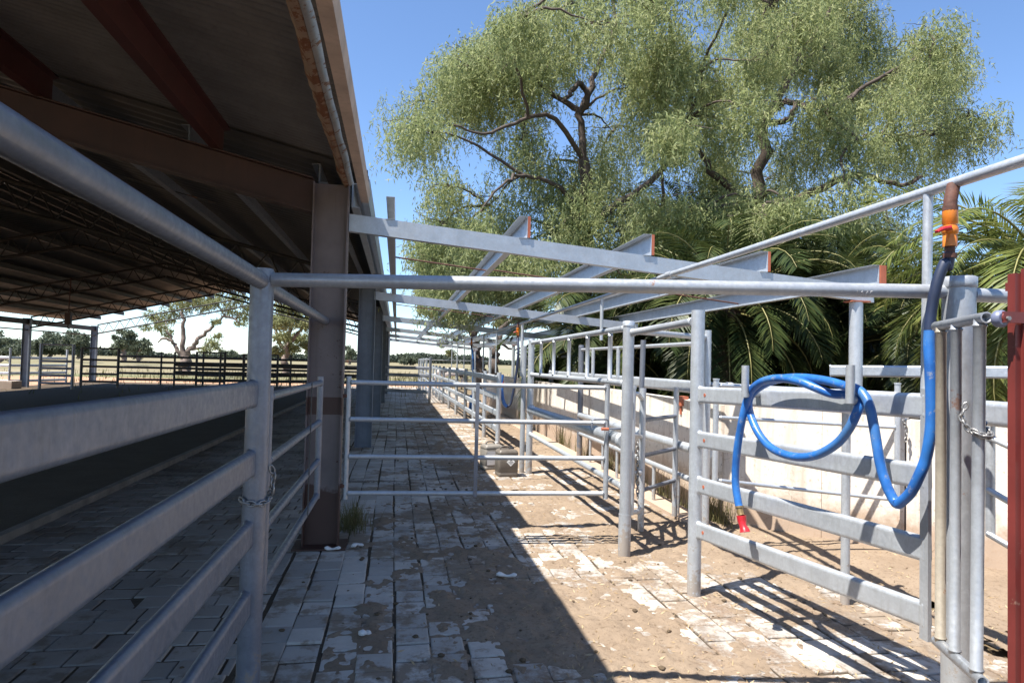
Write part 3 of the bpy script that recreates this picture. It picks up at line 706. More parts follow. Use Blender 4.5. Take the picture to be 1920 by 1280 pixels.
# gate frame chained beside the big post
gf = thing('pipe_gate', (2.15, 2.25, 0), 'open pipe gate end with three uprights and hollow top bar beside the capped post', 'gate', 'pipe gates')
c_t, c_b = aty(1844, 596, 2.08), aty(1837, 1273, 2.08); a_t, a_b = aty(1757, 612, 2.42), aty(1756, 1200, 2.42)
mb = MB(); mb.pipe(a_t+(a_t-c_t)*.02, c_t+(c_t-a_t)*.06, .0205); build('top_bar', mb, GALV3, gf)
mb = MB(); mb.pipe(a_b, c_b+(c_b-a_b)*.06, .021); build('bottom_bar', mb, GALV, gf)
for px, t in ((1766, .1), (1797, .45), (1836, .93)):
    u = lerp(a_t, c_t, t); l = lerp(a_b, c_b, t)
    mb = MB(); mb.wtube(l, u, .0195 if t < .9 else .0205, 18, .022); build('stile', mb, GALV4 if t < .2 else GALV3, gf)
cu = lerp(a_t, c_t, .93)
mb = MB(); cz = aty(1836, 808, 2.1).z
chain_links(mb, ring_pts((cu.x, cu.y), .034, cz, -PI*.95, -.05*PI, 8, .015)+[V(cu.x+.05, cu.y+.03, cz+.01), V(cu.x+.075, cu.y+.06, cz+.03)], .034, .0042, .009)
chain_links(mb, [V(cu.x-.034, cu.y+.01, cz), V(cu.x-.05, cu.y+.03, cz+.05), V(cu.x-.035, cu.y+.02, cz+.10)], .03, .004, .008)
tag(build('chain', mb, CHAIN, None, (cu.x, cu.y, cz)), 'pale chain wrapped round the nearest gate upright beside the red frame', 'chain')
mb = MB(); mb.tube([V(P3.x+.06, P3.y-.01, 1.955), V(3.3, 2.5, 1.95)], .0315, 18)
tag(build('crossbar', mb, GALV3, None, (P3.x, P3.y, 1.95)), 'short top pipe from the capped post towards the red steel frame', 'pipe')
mb = MB(); mb.tube([V(P3.x+.10, P3.y+.1, 0), V(P3.x+.10, P3.y+.1, 1.86)], .022, 16)
tag(build('stay_pipe', mb, GALV, None, (P3.x+.1, P3.y+.1, 0)), 'thin upright pipe standing close behind the big capped post', 'pipe')

# ------------------------------------------------------------------ red head bail
rb = thing('head_bail', (2.3, 2.0, 0), 'tall red steel cattle crush frame with small roller, cut off by the right edge', 'cattle crush')
Y = 2.0; L = lambda x, y: aty(x, y, Y)
xl = L(1895, 800).x
mb = MB(); mb.box((xl, Y-.018, -.02), (xl+.022, Y+.012, 1.955)); mb.box((xl+.022, Y-.03, -.02), (xl+.14, Y-.018, 1.97)); mb.box((xl+.14, Y-.045, -.02), (xl+.16, Y+.05, 1.99)); build('upright', mb, REDC, rb)
mb = MB(); mb.box((xl+.03, Y-.036, 1.93), (xl+.9, Y+.05, 1.90)); build('top_beam', mb, REDC, rb)
mb = MB(); mb.box((xl+.026, Y-.042, 1.38), (xl+.139, Y-.031, 1.70)); mb.box((xl+.03, Y-.060, 1.30), (xl+.30, Y-.043, 1.37)); mb.box((xl+.03, Y-.060, .86), (xl+.30, Y-.043, .93)); build('latch_plate', mb, REDC, rb)
mb = MB(); mb.tube([V(xl+.06, Y-.055, .80), V(xl+.6, Y-.055, .80)], .018, 12); build('slide_bar', mb, GALV, rb)
mb = MB(); mb.box((xl+.165, Y-.02, .2), (xl+.9, Y+.0, 1.85)); build('side_sheet', mb, REDC, rb)
rc = aty(1872, 598, Y)
mb = MB(); mb.box((rc.x-.012, Y-.026, rc.z-.014), (xl+.02, Y-.034, rc.z+.024)); mb.ball((rc.x-.0, Y-.030, rc.z+.004), .018, 8, (1, .25, 1)); br = build('roller_bracket', mb, REDC, rb)
mb = MB(); mb.tube([V(rc.x-.004, Y-.026, rc.z), V(rc.x-.004, Y-.018, rc.z), V(rc.x-.004, Y-.002, rc.z), V(rc.x-.004, Y+.006, rc.z)], .030, 20, scale=[.7, 1, 1, .7]); build('roller', mb, NYLON, br)
mb = MB(); mb.tube([V(rc.x, Y-.036, rc.z), V(rc.x, Y-.044, rc.z)], .008, 6); build('bolt', mb, CHAIN, br)
mb = MB(); mb.box((3.2, Y-.03, -.02), (3.34, Y+.1, 1.97)); build('upright', mb, REDC, rb)

# ------------------------------------------------------------------ race: post pair at the passage, side panels
p1 = thing('gate_post', (P1.x, P1.y, 0), 'capped galvanised post with rust runs at the latch end of the lane gate', 'post')
mb = MB(); mb.tube([P1+V(-.006, 0, -.1), P1+V(-.004, 0, .35)], .0525, 22, cap=True); mb.tube([P1+V(-.004, 0, .35), P1+V(0, 0, 1.94)], .0485, 22); build('post', mb, GALV3, p1)
mb = MB(); mb.tube([P1+V(0, 0, 1.94), P1+V(0, 0, 1.975), P1+V(0, 0, 1.982)], .0535, 22, scale=[1, 1, .88]); build('post_cap', mb, GALV, p1)
PR = V(2.93, 5.98, 0)
mb = MB(); mb.tube([PR+V(0, 0, -.1), PR+V(0, 0, 1.96)], .035, 18)
tag(build('gate_post', mb, GALV, None, (PR.x, PR.y, 0)), 'plain post behind the left end of the hose panel, by the concrete wall', 'post')
mb = MB(); mb.wtube(P1+V(.02, -.04, 1.885), V(P2.x-.02, P2.y+.04, 1.93), .029, 16, .012)
tag(build('crossbar', mb, GALV3, None, (P1.x, P1.y, 1.9)), 'short top pipe joining the capped latch post to the hose panel post', 'pipe')
mb = MB(); mb.tube([P1+V(.04, .02, 1.90), V(PR.x-.02, PR.y, 1.89)], .026, 16)
tag(build('crossbar', mb, GALV3, None, (P1.x, P1.y, 1.9)), 'top pipe from the capped latch post back to the plain post at the wall', 'pipe')
# narrow swinging gate ending beside P1
q0 = V(2.345, 6.13, 0); q1 = V(2.90, 6.62, 0)
sg = thing('pipe_gate', (q0.x, q0.y, 0), 'small half open gate across the cattle race behind the capped latch post', 'gate', 'pipe gates')
for z0, z1 in ((1.08, 1.09), (.74, .75), (.41, .42)):
    mb = MB(); mb.wtube(V(q0.x, q0.y, z0), V(q1.x, q1.y, z1), .021, 14, .033); build('rail', mb, GALV2, sg)
mb = MB(); mb.tube([q0+V(0, 0, .02), q0+V(0, 0, 1.39)], .031, 16); build('stile', mb, GALV, sg)
mb = MB(); mb.tube([q1+V(0, 0, .05), q1+V(0, 0, 1.39)], .028, 16); build('stile', mb, GALV, sg)
q2 = V(2.06, 5.62, 0)
sp = thing('slide_frame', (q2.x, q2.y, 0), 'upright pipe with curved stubs and a hanging chain just right of the latch post', 'gate')
mb = MB(); mb.tube([q2+V(0, 0, .30), q2+V(0, 0, 1.40)], .024, 16); mb.tube([q2+V(0, 0, 1.40), q2+V(0, 0, 1.43)], .029, 16); build('stile', mb, GALV, sp)
for z in (1.36, 1.0, .66, .32):
    mb = MB(); mb.tube(spline([q2+V(.005, 0, z), q2+V(.07, .06, z-.01), lerp(q2, q0, .55)+V(.02, 0, z-.05), q0+V(-.01, 0, z-.075)], 5), .02, 12); build('stub', mb, GALV, sp)
mb = MB(); q = aty(1203, 720, 6.3); mb.tube([V(q.x, 6.3, 1.30), V(q.x+.01, 6.3, 1.86)], .026, 14); build('lock_bar', mb, GALV2, sp)
mb = MB(); chain_links(mb, [V(2.10, 5.60, .93), V(2.11, 5.60, .45)], .05, .006, .013)
tag(build('chain', mb, CHAIN, None, (2.1, 5.6, .9)), 'hanging chain beside the latch post in the lane', 'chain')
# near side of the race
A = V(1.895, 9.60, 0)
rp = thing('race_panel', (A.x, A.y, 0), 'near side of the cattle race with upright bars, between the jerrycans and latch post', 'cattle race', 'cattle race sides')
mb = MB(); mb.tube([A+V(.045, 0, -.1), A+V(.045, 0, 1.93)], .047, 18); mb.tube([A+V(.045, 0, 1.93), A+V(.045, 0, 1.965)], .052, 18, scale=[1, .85]); build('post', mb, GALV, rp)
mb = MB(); mb.tube([A+V(-.05, .05, -.1), A+V(-.05, .05, 1.86)], .037, 16); build('post', mb, GALV3, rp)
B1 = V(P1.x, P1.y+.05, 0)
for za, zb, r in ((1.905, 1.925, .028), (1.44, 1.45, .029), (.93, .955, .06), (.575, .56, .028)):
    mb = MB(); mb.wtube(V(A.x+.05, A.y-.03, za), V(B1.x, B1.y, zb), r, 16, .05); build('rail', mb, GALV, rp)
for k in range(1, 6):
    q = lerp(A+V(.03, 0, 0), B1, k/5.6)
    mb = MB(); mb.wtube(V(q.x, q.y, 1.44), V(q.x, q.y, 1.91), .022, 12, .031); build('bar', mb, GALV, rp)
# far side of the race
R0, R1 = V(3.12, 11.1, 0), V(2.95, 5.98, 0)
rq = thing('race_panel', (R0.x, R0.y, 0), 'far side of the cattle race with upright bars in front of the concrete wall', 'cattle race', 'cattle race sides')
mb = MB(); mb.tube([R0+V(0, 0, -.1), R0+V(0, 0, 1.90)], .047, 16); mb.tube([R0+V(0, 0, 1.90), R0+V(0, 0, 1.94)], .052, 16, scale=[1, .85]); build('post', mb, GALV2, rq)
for za, zb, r in ((1.86, 1.84, .022), (.74, .78, .05), (.43, .47, .03)):
    mb = MB(); mb.tube([V(R0.x, R0.y, za), V(R1.x, R1.y, zb)], r, 14); build('rail', mb, GALV, rq)
mb = MB(); mb.rail(V(3.14, 13.5, 1.40), V(3.0, 5.7, 1.40), .13, .06); build('rail', mb, GALV, rq)
for k in range(1, 7):
    q = lerp(R0, R1, k/7.)
    mb = MB(); mb.tube([V(q.x, q.y, .02), V(q.x, q.y, .45)], .022, 10); build('bar', mb, GALV, rq)
for px in (1159, 1112):
    q = atx(px, 680, 3.03)
    mb = MB(); mb.tube([V(q.x, q.y, 1.40), V(q.x, q.y, 1.85)], .028, 10); build('bar', mb, GALV, rq)
# rails that carry on along the wall to the right
mb = MB(); mb.rail(V(3.0, 5.65, 1.40), V(3.04, 2.2, 1.40), .13, .06)
rr = thing('rail_fence', (3.0, 5.65, 0), 'single thick white rail behind the hose panel, passing behind the big post', 'fence')
build('rail', mb, GALV, rr)
for y in (4.2, 2.3):
    mb = MB(); mb.tube([V(3.10, y, -.05), V(3.10, y, 1.42)], .03, 14); build('post', mb, GALV, rr)
# light pipe gate hanging behind the hose panel
sL, sR = aty(1343, 712, 5.3), aty(1683, 720, 5.0)
bg = thing('pipe_gate', (sL.x, sL.y, 0), 'white three rail pipe gate seen behind the hose panel against the concrete wall', 'gate', 'pipe gates')
for t in ((1346, 722, 1683, 738), (1346, 782, 1683, 801), (1346, 900, 1683, 937)):
    mb = MB(); mb.wtube(aty(t[0], t[1], 5.3), aty(t[2], t[3], 5.0), .016, 12); build('rail', mb, GALV, bg)
for x, yt, yb, Y in ((1343, 712, 905, 5.3), (1683, 720, 945, 5.0)):
    u = aty(x, yt, Y); l = aty(x, yb, Y); mb = MB(); mb.tube([V(u.x, Y, l.z), V(u.x, Y, u.z)], .024, 14); mb.tube([V(u.x, Y, u.z), V(u.x, Y, u.z+.012)], .028, 14); build('stile', mb, GALV, bg)
sR2 = aty(1683, 800, 5.0)
mb = MB(); chain_links(mb, [V(sR2.x+.03, 4.97, sR2.z+.06), V(sR2.x+.06, 4.97, sR2.z-.02), V(sR2.x+.05, 4.97, sR2.z-.12)], .04, .005, .011)
tag(build('chain', mb, CHAIN, None, (sR2.x, 5, sR2.z)), 'small chain on the right upright of the white gate by the wall', 'chain')
# rail at eye height beyond the wall
fr = thing('rail_fence', (4.98, 6.6, 0), 'high flat rail from the pergola post running right in front of the palms', 'fence')
mb = MB(); mb.rail(V(4.60, 6.5, 1.60), V(6.6, 4.6, 1.645), .12, .045); build('rail', mb, ZINC, fr)
mb = MB(); mb.tube([V(6.3, 4.85, -.05), V(6.3, 4.85, 1.70)], .045, 14); build('post', mb, GALV, fr)
# short pipe panel by the red frame
u = aty(1857, 770, 3.2)
sp2 = thing('pipe_gate', (u.x, 3.2, 0), 'short pipe panel with stub rails seen between the gate uprights and red frame', 'gate', 'pipe gates')
mb = MB(); mb.tube([V(u.x, 3.2, .72), V(u.x, 3.2, 1.42)], .024, 14); build('stile', mb, GALV, sp2)
for yl, yr in ((818, 838), (917, 942), (1000, 1025)):
    mb = MB(); s0 = aty(1852, yl, 3.2); s1 = aty(1895, yr, 3.08); mb.tube([s0, s1+(s1-s0)*1.5], .017, 12); build('rail', mb, GALV, sp2)
mb = MB(); q = aty(1864, 784, 3.15); mb.box((q.x-.032, 3.14, q.z-.04), (q.x+.032, 3.165, q.z+.045)); build('latch_plate', mb, ZINC, sp2)

# ------------------------------------------------------------------ concrete wall and kerb
wl = thing('concrete_wall', (3.3, 6.35, 0), 'pale tilt slab concrete wall behind the race, splayed towards the right', 'wall')
mb = MB(); mb.box((3.3, 6.35, -.1), (3.45, 11.2, 1.225)); build('wall_slab', mb, CONC, wl)
mb = MB(); mb.box((3.3, 11.21, -.1), (3.45, 26, 1.18)); build('wall_slab', mb, CONC, wl)
def wslab(a, c, h0, h1, t=.15, rough=False):
    a, c = Vector(a), Vector(c); d = (c-a).normalized(); n = V(-d.y, d.x, 0)
    if n.y < 0: n = -n
    k = 1; mbx = MB(); vs = []
    for q, h in ((a, h0), (c, h1)): vs += [(q.x, q.y, -.1), (q.x+n.x*t, q.y+n.y*t, -.1), (q.x+n.x*t, q.y+n.y*t, h), (q.x, q.y, h)]
    mbx.add(vs, [(0, 1, 2, 3), (7, 6, 5, 4), (0, 4, 5, 1), (1, 5, 6, 2), (2, 6, 7, 3), (3, 7, 4, 0)])
    return mbx
w0, w1, w2, w3 = V(3.3, 6.34, 0), V(3.86, 5.56, 0), V(4.27, 5.02, 0), V(6.4, 2.3, 0)
build('wall_slab', wslab(w0, w1+(w0-w1).normalized()*.004, 1.26, 1.25), CONC, wl)
build('wall_slab', wslab(w1, w2+(w1-w2).normalized()*.012, 1.25, 1.24), CONC, wl)
o = build('wall_slab', wslab(w2, w3, 1.20, 1.19), CONC, wl); o['label'] = 'rough edged slab with a broken corner'
mb = MB(); mb.box((2.92, 6.3, -.1), (3.2, 26, .045)); tag(build('kerb', mb, CONC), None, None, kind='structure')
mb = MB(); q = atx(1277, 755, 3.29); mb.box((3.27, q.y-.05, 1.15), (3.36, q.y+.09, 1.262)); mb.box((3.285, q.y-.01, 1.05), (3.298, q.y+.03, 1.15))
tag(build('bracket', mb, CLEAT, None, (3.3, q.y, 1.2)), 'rusty steel bracket clamped over the top of the concrete wall', 'bracket')

# ------------------------------------------------------------------ pergola frame beside the shed
pg = thing('pergola', (4.49, 5.95, 0), 'roofless skillion frame of galvanised rafters and purlins reaching out from the shed', 'pergola')
PXS = (-.06, 1.13, 2.315, 3.5, 4.69)
zr = lambda x: 2.788-.0828*(x+.47)
for i in range(6):
    y = 5.95+6.6*i; mb = MB()
    x0, x1 = -.445, 4.66; hh = .075
    mb.add([(x0, y-.038, zr(x0)-hh), (x1, y-.038, zr(x1)-hh), (x1, y+.038, zr(x1)-hh), (x0, y+.038, zr(x0)-hh), (x0, y-.038, zr(x0)+hh), (x1, y-.038, zr(x1)+hh), (x1, y+.038, zr(x1)+hh), (x0, y+.038, zr(x0)+hh)],
           [(0, 3, 2, 1), (4, 5, 6, 7), (0, 1, 5, 4), (1, 2, 6, 5), (2, 3, 7, 6), (3, 0, 4, 7)])
    build('rafter', mb, ZINC, pg)
    mb = MB(); mb.tube([V(4.49, y, -.1), V(4.49, y, zr(4.49)-.085)], .063, 20); po = build('post', mb, GALV, pg)
    mb = MB(); mb.box((4.40, y-.07, zr(4.49)-.09), (4.60, y+.07, zr(4.49)-.078)); build('cap_plate', mb, CLEAT, po)
for k, x in enumerate(PXS):
    z0 = zr(x)+.078; h = .20
    if k == 4: z0 -= .155; h = .20; x += -.02
    mb = MB(); y0 = 5.90; y1 = 39.2
    s_ = -1
    mb.box((x-.0015, y0, z0), (x+.0015, y1, z0+h)); mb.box((x+.0015*s_, y0, z0), (x+.075*s_, y1, z0+.003)); mb.box((x+.0015*s_, y0, z0+h-.003), (x+.075*s_, y1, z0+h))
    if k == 4:
        mb = MB(); mb.box((4.664, y0-.05, z0+.17), (4.667, y1, z0+.17+h)); mb.box((4.664, y0-.05, z0+.17), (4.59, y1, z0+.173)); mb.box((4.664, y0-.05, z0+.167+h), (4.59, y1, z0+.17+h))
    pu = build('purlin', mb, ZINC, pg)
    if k:
        xx = x if k < 4 else 4.668; zz = z0 if k < 4 else z0+.17
        mb = MB()
        if k < 4: mb.box((xx+.0035, y0-.004, zz+.004), (xx+.028, y0+.004, zz+h-.002)); 
        else: mb.box((xx+.003, y0-.06, zz-.03), (xx+.07, y0-.052, zz+h-.002)); mb.box((xx+.003, y0-.052, zz-.03), (xx+.011, y0+.03, zz+h-.002))
        build('cleat', mb, CLEAT, pu)
for yb in (8.6, 15.9, 22.5):
    for k in range(4):
        a_, c_ = V(PXS[k], yb, zr(PXS[k])+.16), V(PXS[k+1]-(.03 if k == 3 else 0), yb, zr(PXS[k+1])+.14)
        mb = MB(); mb.tube([a_, c_], .011, 6); build('brace_rod', mb, RUSTY, pg)

# ------------------------------------------------------------------ jerrycans
def jerrycan(x, y, rot, m_body, label, emblem):
    t = thing('jerrycan', (x, y, 0), label, 'jerrycan', 'jerrycans on the paving')
    M = Matrix.Rotation(rot, 4, 'Z'); T = lambda p: Vector((x, y, 0))+M@Vector(p)
    hw, hd = .145, .125
    def rr(w_, d_, r=.035, n=4):
        o = []
        for cx, cy, a0 in ((w_-r, d_-r, 0), (-w_+r, d_-r, PI/2), (-w_+r, -d_+r, PI), (w_-r, -d_+r, 1.5*PI)):
            for i in range(n+1): o.append((cx+r*math.cos(a0+PI/2*i/n), cy+r*math.sin(a0+PI/2*i/n)))
        return o
    lev = [(0, .90), (.02, .97), (.05, 1), (.055, .975), (.075, .975), (.08, 1), (.30, 1), (.305, .98), (.315, .98), (.32, 1), (.345, .98), (.37, .88), (.38, .72)]
    mb = MB(); rings = [[T((a*s, c*s, z)) for a, c in rr(hw, hd)] for z, s in lev]; n = len(rings[0])
    vs = [p for r in rings for p in r]; fs = [(i*n+j, i*n+(j+1) % n, (i+1)*n+(j+1) % n, (i+1)*n+j) for i in range(len(rings)-1) for j in range(n)]
    fs += [tuple(range(n))[::-1], tuple((len(rings)-1)*n+j for j in range(n))]; mb.add(vs, fs, True); build('body', mb, m_body, t)
    mb = MB(); mb.tube(spline([T((-.10, -.02, .365)), T((-.095, -.02, .405)), T((-.06, -.02, .42)), T((.0, -.02, .42)), T((.03, -.02, .405)), T((.035, -.02, .37))], 4), .011, 8); build('handle', mb, DARKCAN, t)
    mb = MB(); mb.tube([T((.085, .03, .365)), T((.085, .03, .405))], .031, 14); build('cap', mb, BLACKPL if emblem else SCRAP, t)
    if emblem:
        # white warning diamond on the front face
        mb = MB(); cz = .215; s = .062; yy = -hd-.0025
        mb.add([T((.03, yy, cz-s)), T((.03+s, yy, cz)), T((.03, yy, cz+s)), T((.03-s, yy, cz))], [(0, 1, 2, 3)]); d = build('hazard_label', mb, WHITE, t)
        mb = MB(); yy -= .0015
        for z_, w_, h_ in ((cz-.004, .038, .006), (cz-.018, .028, .004), (cz-.030, .016, .005)): mb.add([T((.03-w_, yy, z_-h_/2)), T((.03+w_, yy, z_-h_/2)), T((.03+w_, yy, z_+h_/2)), T((.03-w_, yy, z_+h_/2))], [(0, 1, 2, 3)])
        for dx, sl in ((-.014, .012), (.012, -.012)):
            mb.add([T((.03+dx, yy, cz+.010)), T((.03+dx+.010, yy, cz+.010)), T((.03+dx+.010+sl, yy, cz+.032)), T((.03+dx+sl, yy, cz+.032))], [(0, 1, 2, 3)])
        build('pictogram', mb, BLACKPL, d)
    else:
        mb = MB(); yy = -hd-.002; mb.add([T((-.12, yy, .085)), T((.10, yy, .085)), T((.10, yy, .285)), T((-.12, yy, .285))], [(0, 1, 2, 3)]); build('pale_panel', mb, SCRAP, t)  # pale rectangle on the front face
    return t
jerrycan(1.575, 9.40, .10, DARKCAN, 'front brown grey jerrycan with a white hazard diamond on it', True)
jerrycan(1.44, 9.98, .25, DARKCAN2, 'dusty grey jerrycan with a large pale panel, behind the brown one', False)

# ------------------------------------------------------------------ scraps, tuft, litter
def scrap(px, py, L, rot, label):
    g = atz(px, py, .02); mb = MB(); n = 9; pts = []
    for i in range(n):
        t = i/(n-1)-.5; pts.append(V(g.x+math.cos(rot)*t*L, g.y+math.sin(rot)*t*L+.008*math.sin(i*.7), .020+.006*math.sin(i*.8+px)))
    mb.sweep(pts, [(-.026, -.008), (-.008, -.012), (.012, -.010), (.027, -.002), (.018, .014), (-.004, .020), (-.022, .010)], up=(0, 0, 1), scale=[.55, 1.1, .9, .62, .5, .55, .72, .9, .4])
    tag(build('scrap', mb, SCRAP, None, (g.x, g.y, 0)), label, 'litter', 'white scraps on the paving')
scrap(624, 1028, .13, .05, 'crushed white scrap at the foot of the mauve column')
scrap(671, 1021, .10, .5, 'small white scrap on the bricks just right of the mauve column')
scrap(950, 1078, .15, -.05, 'white bone shaped scrap lying on the soil patch in the lane')
scrap(685, 1186, .07, .9, 'curled white scrap on the shaded bricks at the bottom of the lane')
def blades(n, cx, cy, sx, sy, hmin, hmax, w, z=0., lean=.5):
    X = RNG.normal(cx, sx, n); Y_ = RNG.normal(cy, sy, n); H = RNG.uniform(hmin, hmax, n); A_ = RNG.uniform(0, 2*PI, n); Ln = RNG.uniform(0, lean, n)*H
    b0 = np.stack([X, Y_, np.full(n, z)], 1); sd = np.stack([np.cos(A_), np.sin(A_), 0*A_], 1)*w; le = np.stack([-np.sin(A_), np.cos(A_), 0*A_], 1)*Ln[:, None]
    up = np.stack([0*H, 0*H, H], 1)
    return np.stack([b0-sd, b0+sd, b0+sd*.6+le*.45+up*.6, b0-sd*.6+le*.45+up*.6], 1), np.stack([b0-sd*.6+le*.45+up*.6, b0+sd*.6+le*.45+up*.6, b0+le+up, b0+le+up-sd*.1], 1)
def quads(name, Q, mat, parent=None, org=(0, 0, 0), smooth=False):
    Q = np.asarray(Q, dtype=np.float32); n = len(Q)
    if parent is not None: org = ORG[parent.name]
    me = bpy.data.meshes.new(name); co_ = (Q.reshape(-1, 3)-np.array(org, dtype=np.float32)).astype(np.float32)
    me.vertices.add(4*n); me.vertices.foreach_set('co', co_.ravel())
    me.loops.add(4*n); me.loops.foreach_set('vertex_index', np.arange(4*n, dtype=np.int32))
    me.polygons.add(n); me.polygons.foreach_set('loop_start', np.arange(0, 4*n, 4, dtype=np.int32))
    me.update(calc_edges=True); me.validate()
    return link(name, me, mat, parent, org)
g = atz(655, 985)
q1_, q2_ = blades(420, g.x+.02, g.y, .07, .16, .06, .24, .003, 0, .9)
tag(quads('grass_tuft', np.concatenate([q1_, q2_]), L_WEED, None, (g.x, g.y, 0)), 'thin green grass tuft growing beside the mauve column', 'grass tuft')
Qs = []
for k in range(26):
    y = 6.2+RNG.uniform(0, 1)**1.5*7; q1_, q2_ = blades(26, 3.25, y, .03, .10, .15, .5, .0035, 0., .7); Qs += [q1_, q2_]
tag(quads('weeds', np.concatenate(Qs), L_WEED), 'dry weeds growing along the foot of the concrete wall', 'weeds', kind='stuff')
# fallen leaves and twigs
n = 9000; X = RNG.uniform(.0, 4.2, n); Y_ = 1.9+RNG.uniform(0, 1, n)**1.5*20
keep = (X < 3.2) | (Y_ < 6.2-(X-3.3)*1.35); X, Y_ = X[keep], Y_[keep]
dens = np.where(X < .9, .35, 1.)*np.where((X > -.1), 1, 0); kp = RNG.uniform(0, 1, len(X)) < dens; X, Y_ = X[kp], Y_[kp]; n = len(X)
Z = np.array([max(0., soil_h(float(a), float(c))) for a, c in zip(X, Y_)])+.004
A_ = RNG.uniform(0, PI, n); Ls = RNG.uniform(.008, .030, n)*(1+(Y_ > 8)*.4); Wd = RNG.uniform(.0016, .005, n)
d = np.stack([np.cos(A_)*Ls, np.sin(A_)*Ls, RNG.uniform(-.004, .012, n)], 1); s_ = np.stack([-np.sin(A_)*Wd, np.cos(A_)*Wd, RNG.uniform(-.004, .004, n)], 1); c0 = np.stack([X, Y_, Z], 1)
tag(quads('leaf_litter', np.stack([c0-d, c0+s_, c0+d, c0-s_], 1), L_DRY), 'dry fallen leaves and straw scattered over the soil and bricks', 'leaf litter', kind='stuff')

n = 360; vs_ = MB(); rk = random.Random(9)
for _ in range(n):
    x = rk.uniform(-2.6, 3.0) if rk.random() < .45 else rk.gauss(.9, .6); y = 1.7+rk.random()**1.6*11
    if x > 3.1 or x < -2.9: continue
    r0 = rk.choice((.005, .006, .008, .010, .013, .019)); h = max(0., soil_h(x, y)) if x > -.3 else 0.
    k = len(vs_.v); vs_.ball((x, y, h+r0*.25), r0, 4, (1, rk.uniform(.7, 1.4), rk.uniform(.35, .6)))
    for i in range(k, len(vs_.v)):
        v = vs_.v[i]; o = .35*r0*noise.noise(V(v[0]*90, v[1]*90, v[2]*90)); vs_.v[i] = (v[0]+o, v[1]-o, v[2]+o*.5)
CLOD = mat_soil('dung_clod', (.085, .06, .04), (.13, .095, .06), (.05, .035, .024))
tag(build('dung_clods', vs_, CLOD), 'dark dung clods and crumbs scattered over the bricks', 'dung', kind='stuff')

# ------------------------------------------------------------------ far yards
def yard(name, label, pts, zs, r, postr, mat, every=2.4, posth=1.75, flat=False, grp='far yard fences'):
    pts = [Vector(p) for p in pts]; t = thing(name, (pts[0].x, pts[0].y, 0), label, 'fence', grp)
    for a, c in zip(pts[:-1], pts[1:]):
        k = max(1, round((c-a).length/every))
        for i in range(k+1):
            q = lerp(a, c, i/k)
            mb = MB(); mb.tube([V(q.x, q.y, -.2), V(q.x, q.y, posth)], postr, 8); build('post', mb, mat, t)
        for z in zs:
            mb = MB()
            if flat: mb.rail(V(a.x, a.y, z), V(c.x, c.y, z), .12, .05, 3)
            else: mb.tube([V(a.x, a.y, z), V(c.x, c.y, z)], r, 8)
            build('rail', mb, mat, t)
    return t
yard('yard_fence', 'sunlit pale rail fence outside the shed at far left', [(-24, 33, 0), (-17.2, 33.5, 0), (-16.2, 36.5, 0)], (.25, .6, .95, 1.3), .05, .05, GALV, flat=True)
yard('yard_fence', 'dark five rail yard fence under the far end of the shed roof', [(-14.1, 37.2, 0), (-8, 37.4, 0), (-.9, 37.6, 0)], (.30, .62, .92, 1.2, 1.48), .05, .05, DARKST, flat=True)
yard('yard_fence', 'dark rail fence of the inner yard in front of the far gum tree', [(-10.6, 34.6, 0), (-4.4, 34.9, 0), (-1.0, 35.0, 0)], (.42, .78, 1.12), .05, .05, DARKST, flat=True)
yard('yard_fence', 'grey rail fence crossing the end of the lane, half in shade', [(-.6, 26.5, 0), (1.24, 25.2, 0)], (.45, .75, 1.05, 1.33), .05, .05, GALV2, 1.9, 1.75, True)
yard('yard_fence', 'long pale rail fence along the right of the lane beyond the race', [(1.9, 12.4, 0), (1.85, 18, 0), (1.75, 25.2, 0), (1.7, 34, 0)], (.35, .65, .95, 1.30), .035, .045, GALV, 2.2, 1.42, True)
yard('yard_fence', 'tall wire and pipe fence behind the lane end, near the cow', [(1.24, 25.3, 0), (1.3, 40, 0), (6, 42, 0)], (.5, .8, 1.1, 1.68), .02, .045, GALV, 3.4, 1.74)
yard('yard_fence', 'low pipe fence in the paddock behind the forked tree', [(4.2, 15.5, 0), (4.4, 24, 0), (9, 25, 0)], (.5, .9, 1.3, 1.8), .03, .04, GALV2, 3.)
def frame_gate(name, x0, x1, y, top, zs, label, mat):
    t = thing(name, (x0, y, 0), label, 'gate', 'far yard gates')
    for x in (x0, x1):
        mb = MB(); mb.tube([V(x, y, -.2), V(x, y, top)], .06, 10); build('post', mb, mat, t)
    mb = MB(); mb.tube([V(x0, y, top-.03), V(x1, y, top-.03)], .035, 8); build('top_bar', mb, mat, t)
    for z in zs:
        mb = MB(); mb.tube([V(x0, y, z), V(x1, y, z)], .05, 8); build('rail', mb, mat, t)
frame_gate('yard_gate', aty(75, 700, 31).x, aty(136, 700, 31).x, 31.0, 1.95, (.30, .62, .92, 1.22), 'tall framed yard gate with pale top bar by the second left column', GALV2)
frame_gate('yard_gate', aty(152, 700, 33).x, aty(221, 700, 33).x, 33.0, 1.85, (.32, .66, 1.0, 1.3), 'dark yard gate left of the far gum tree under the roof edge', DARKST)
frame_gate('yard_gate', aty(368, 700, 36).x, aty(421, 700, 36).x, 36.0, 1.80, (.30, .6, .9, 1.2), 'dark arched yard gate to the right of the far gum trunk', DARKST)
frame_gate('yard_gate', aty(456, 700, 36.2).x, aty(520, 700, 36.2).x, 36.2, 1.75, (.30, .6, .9, 1.2), 'dark yard gate hidden mostly behind the near fence post', DARKST)
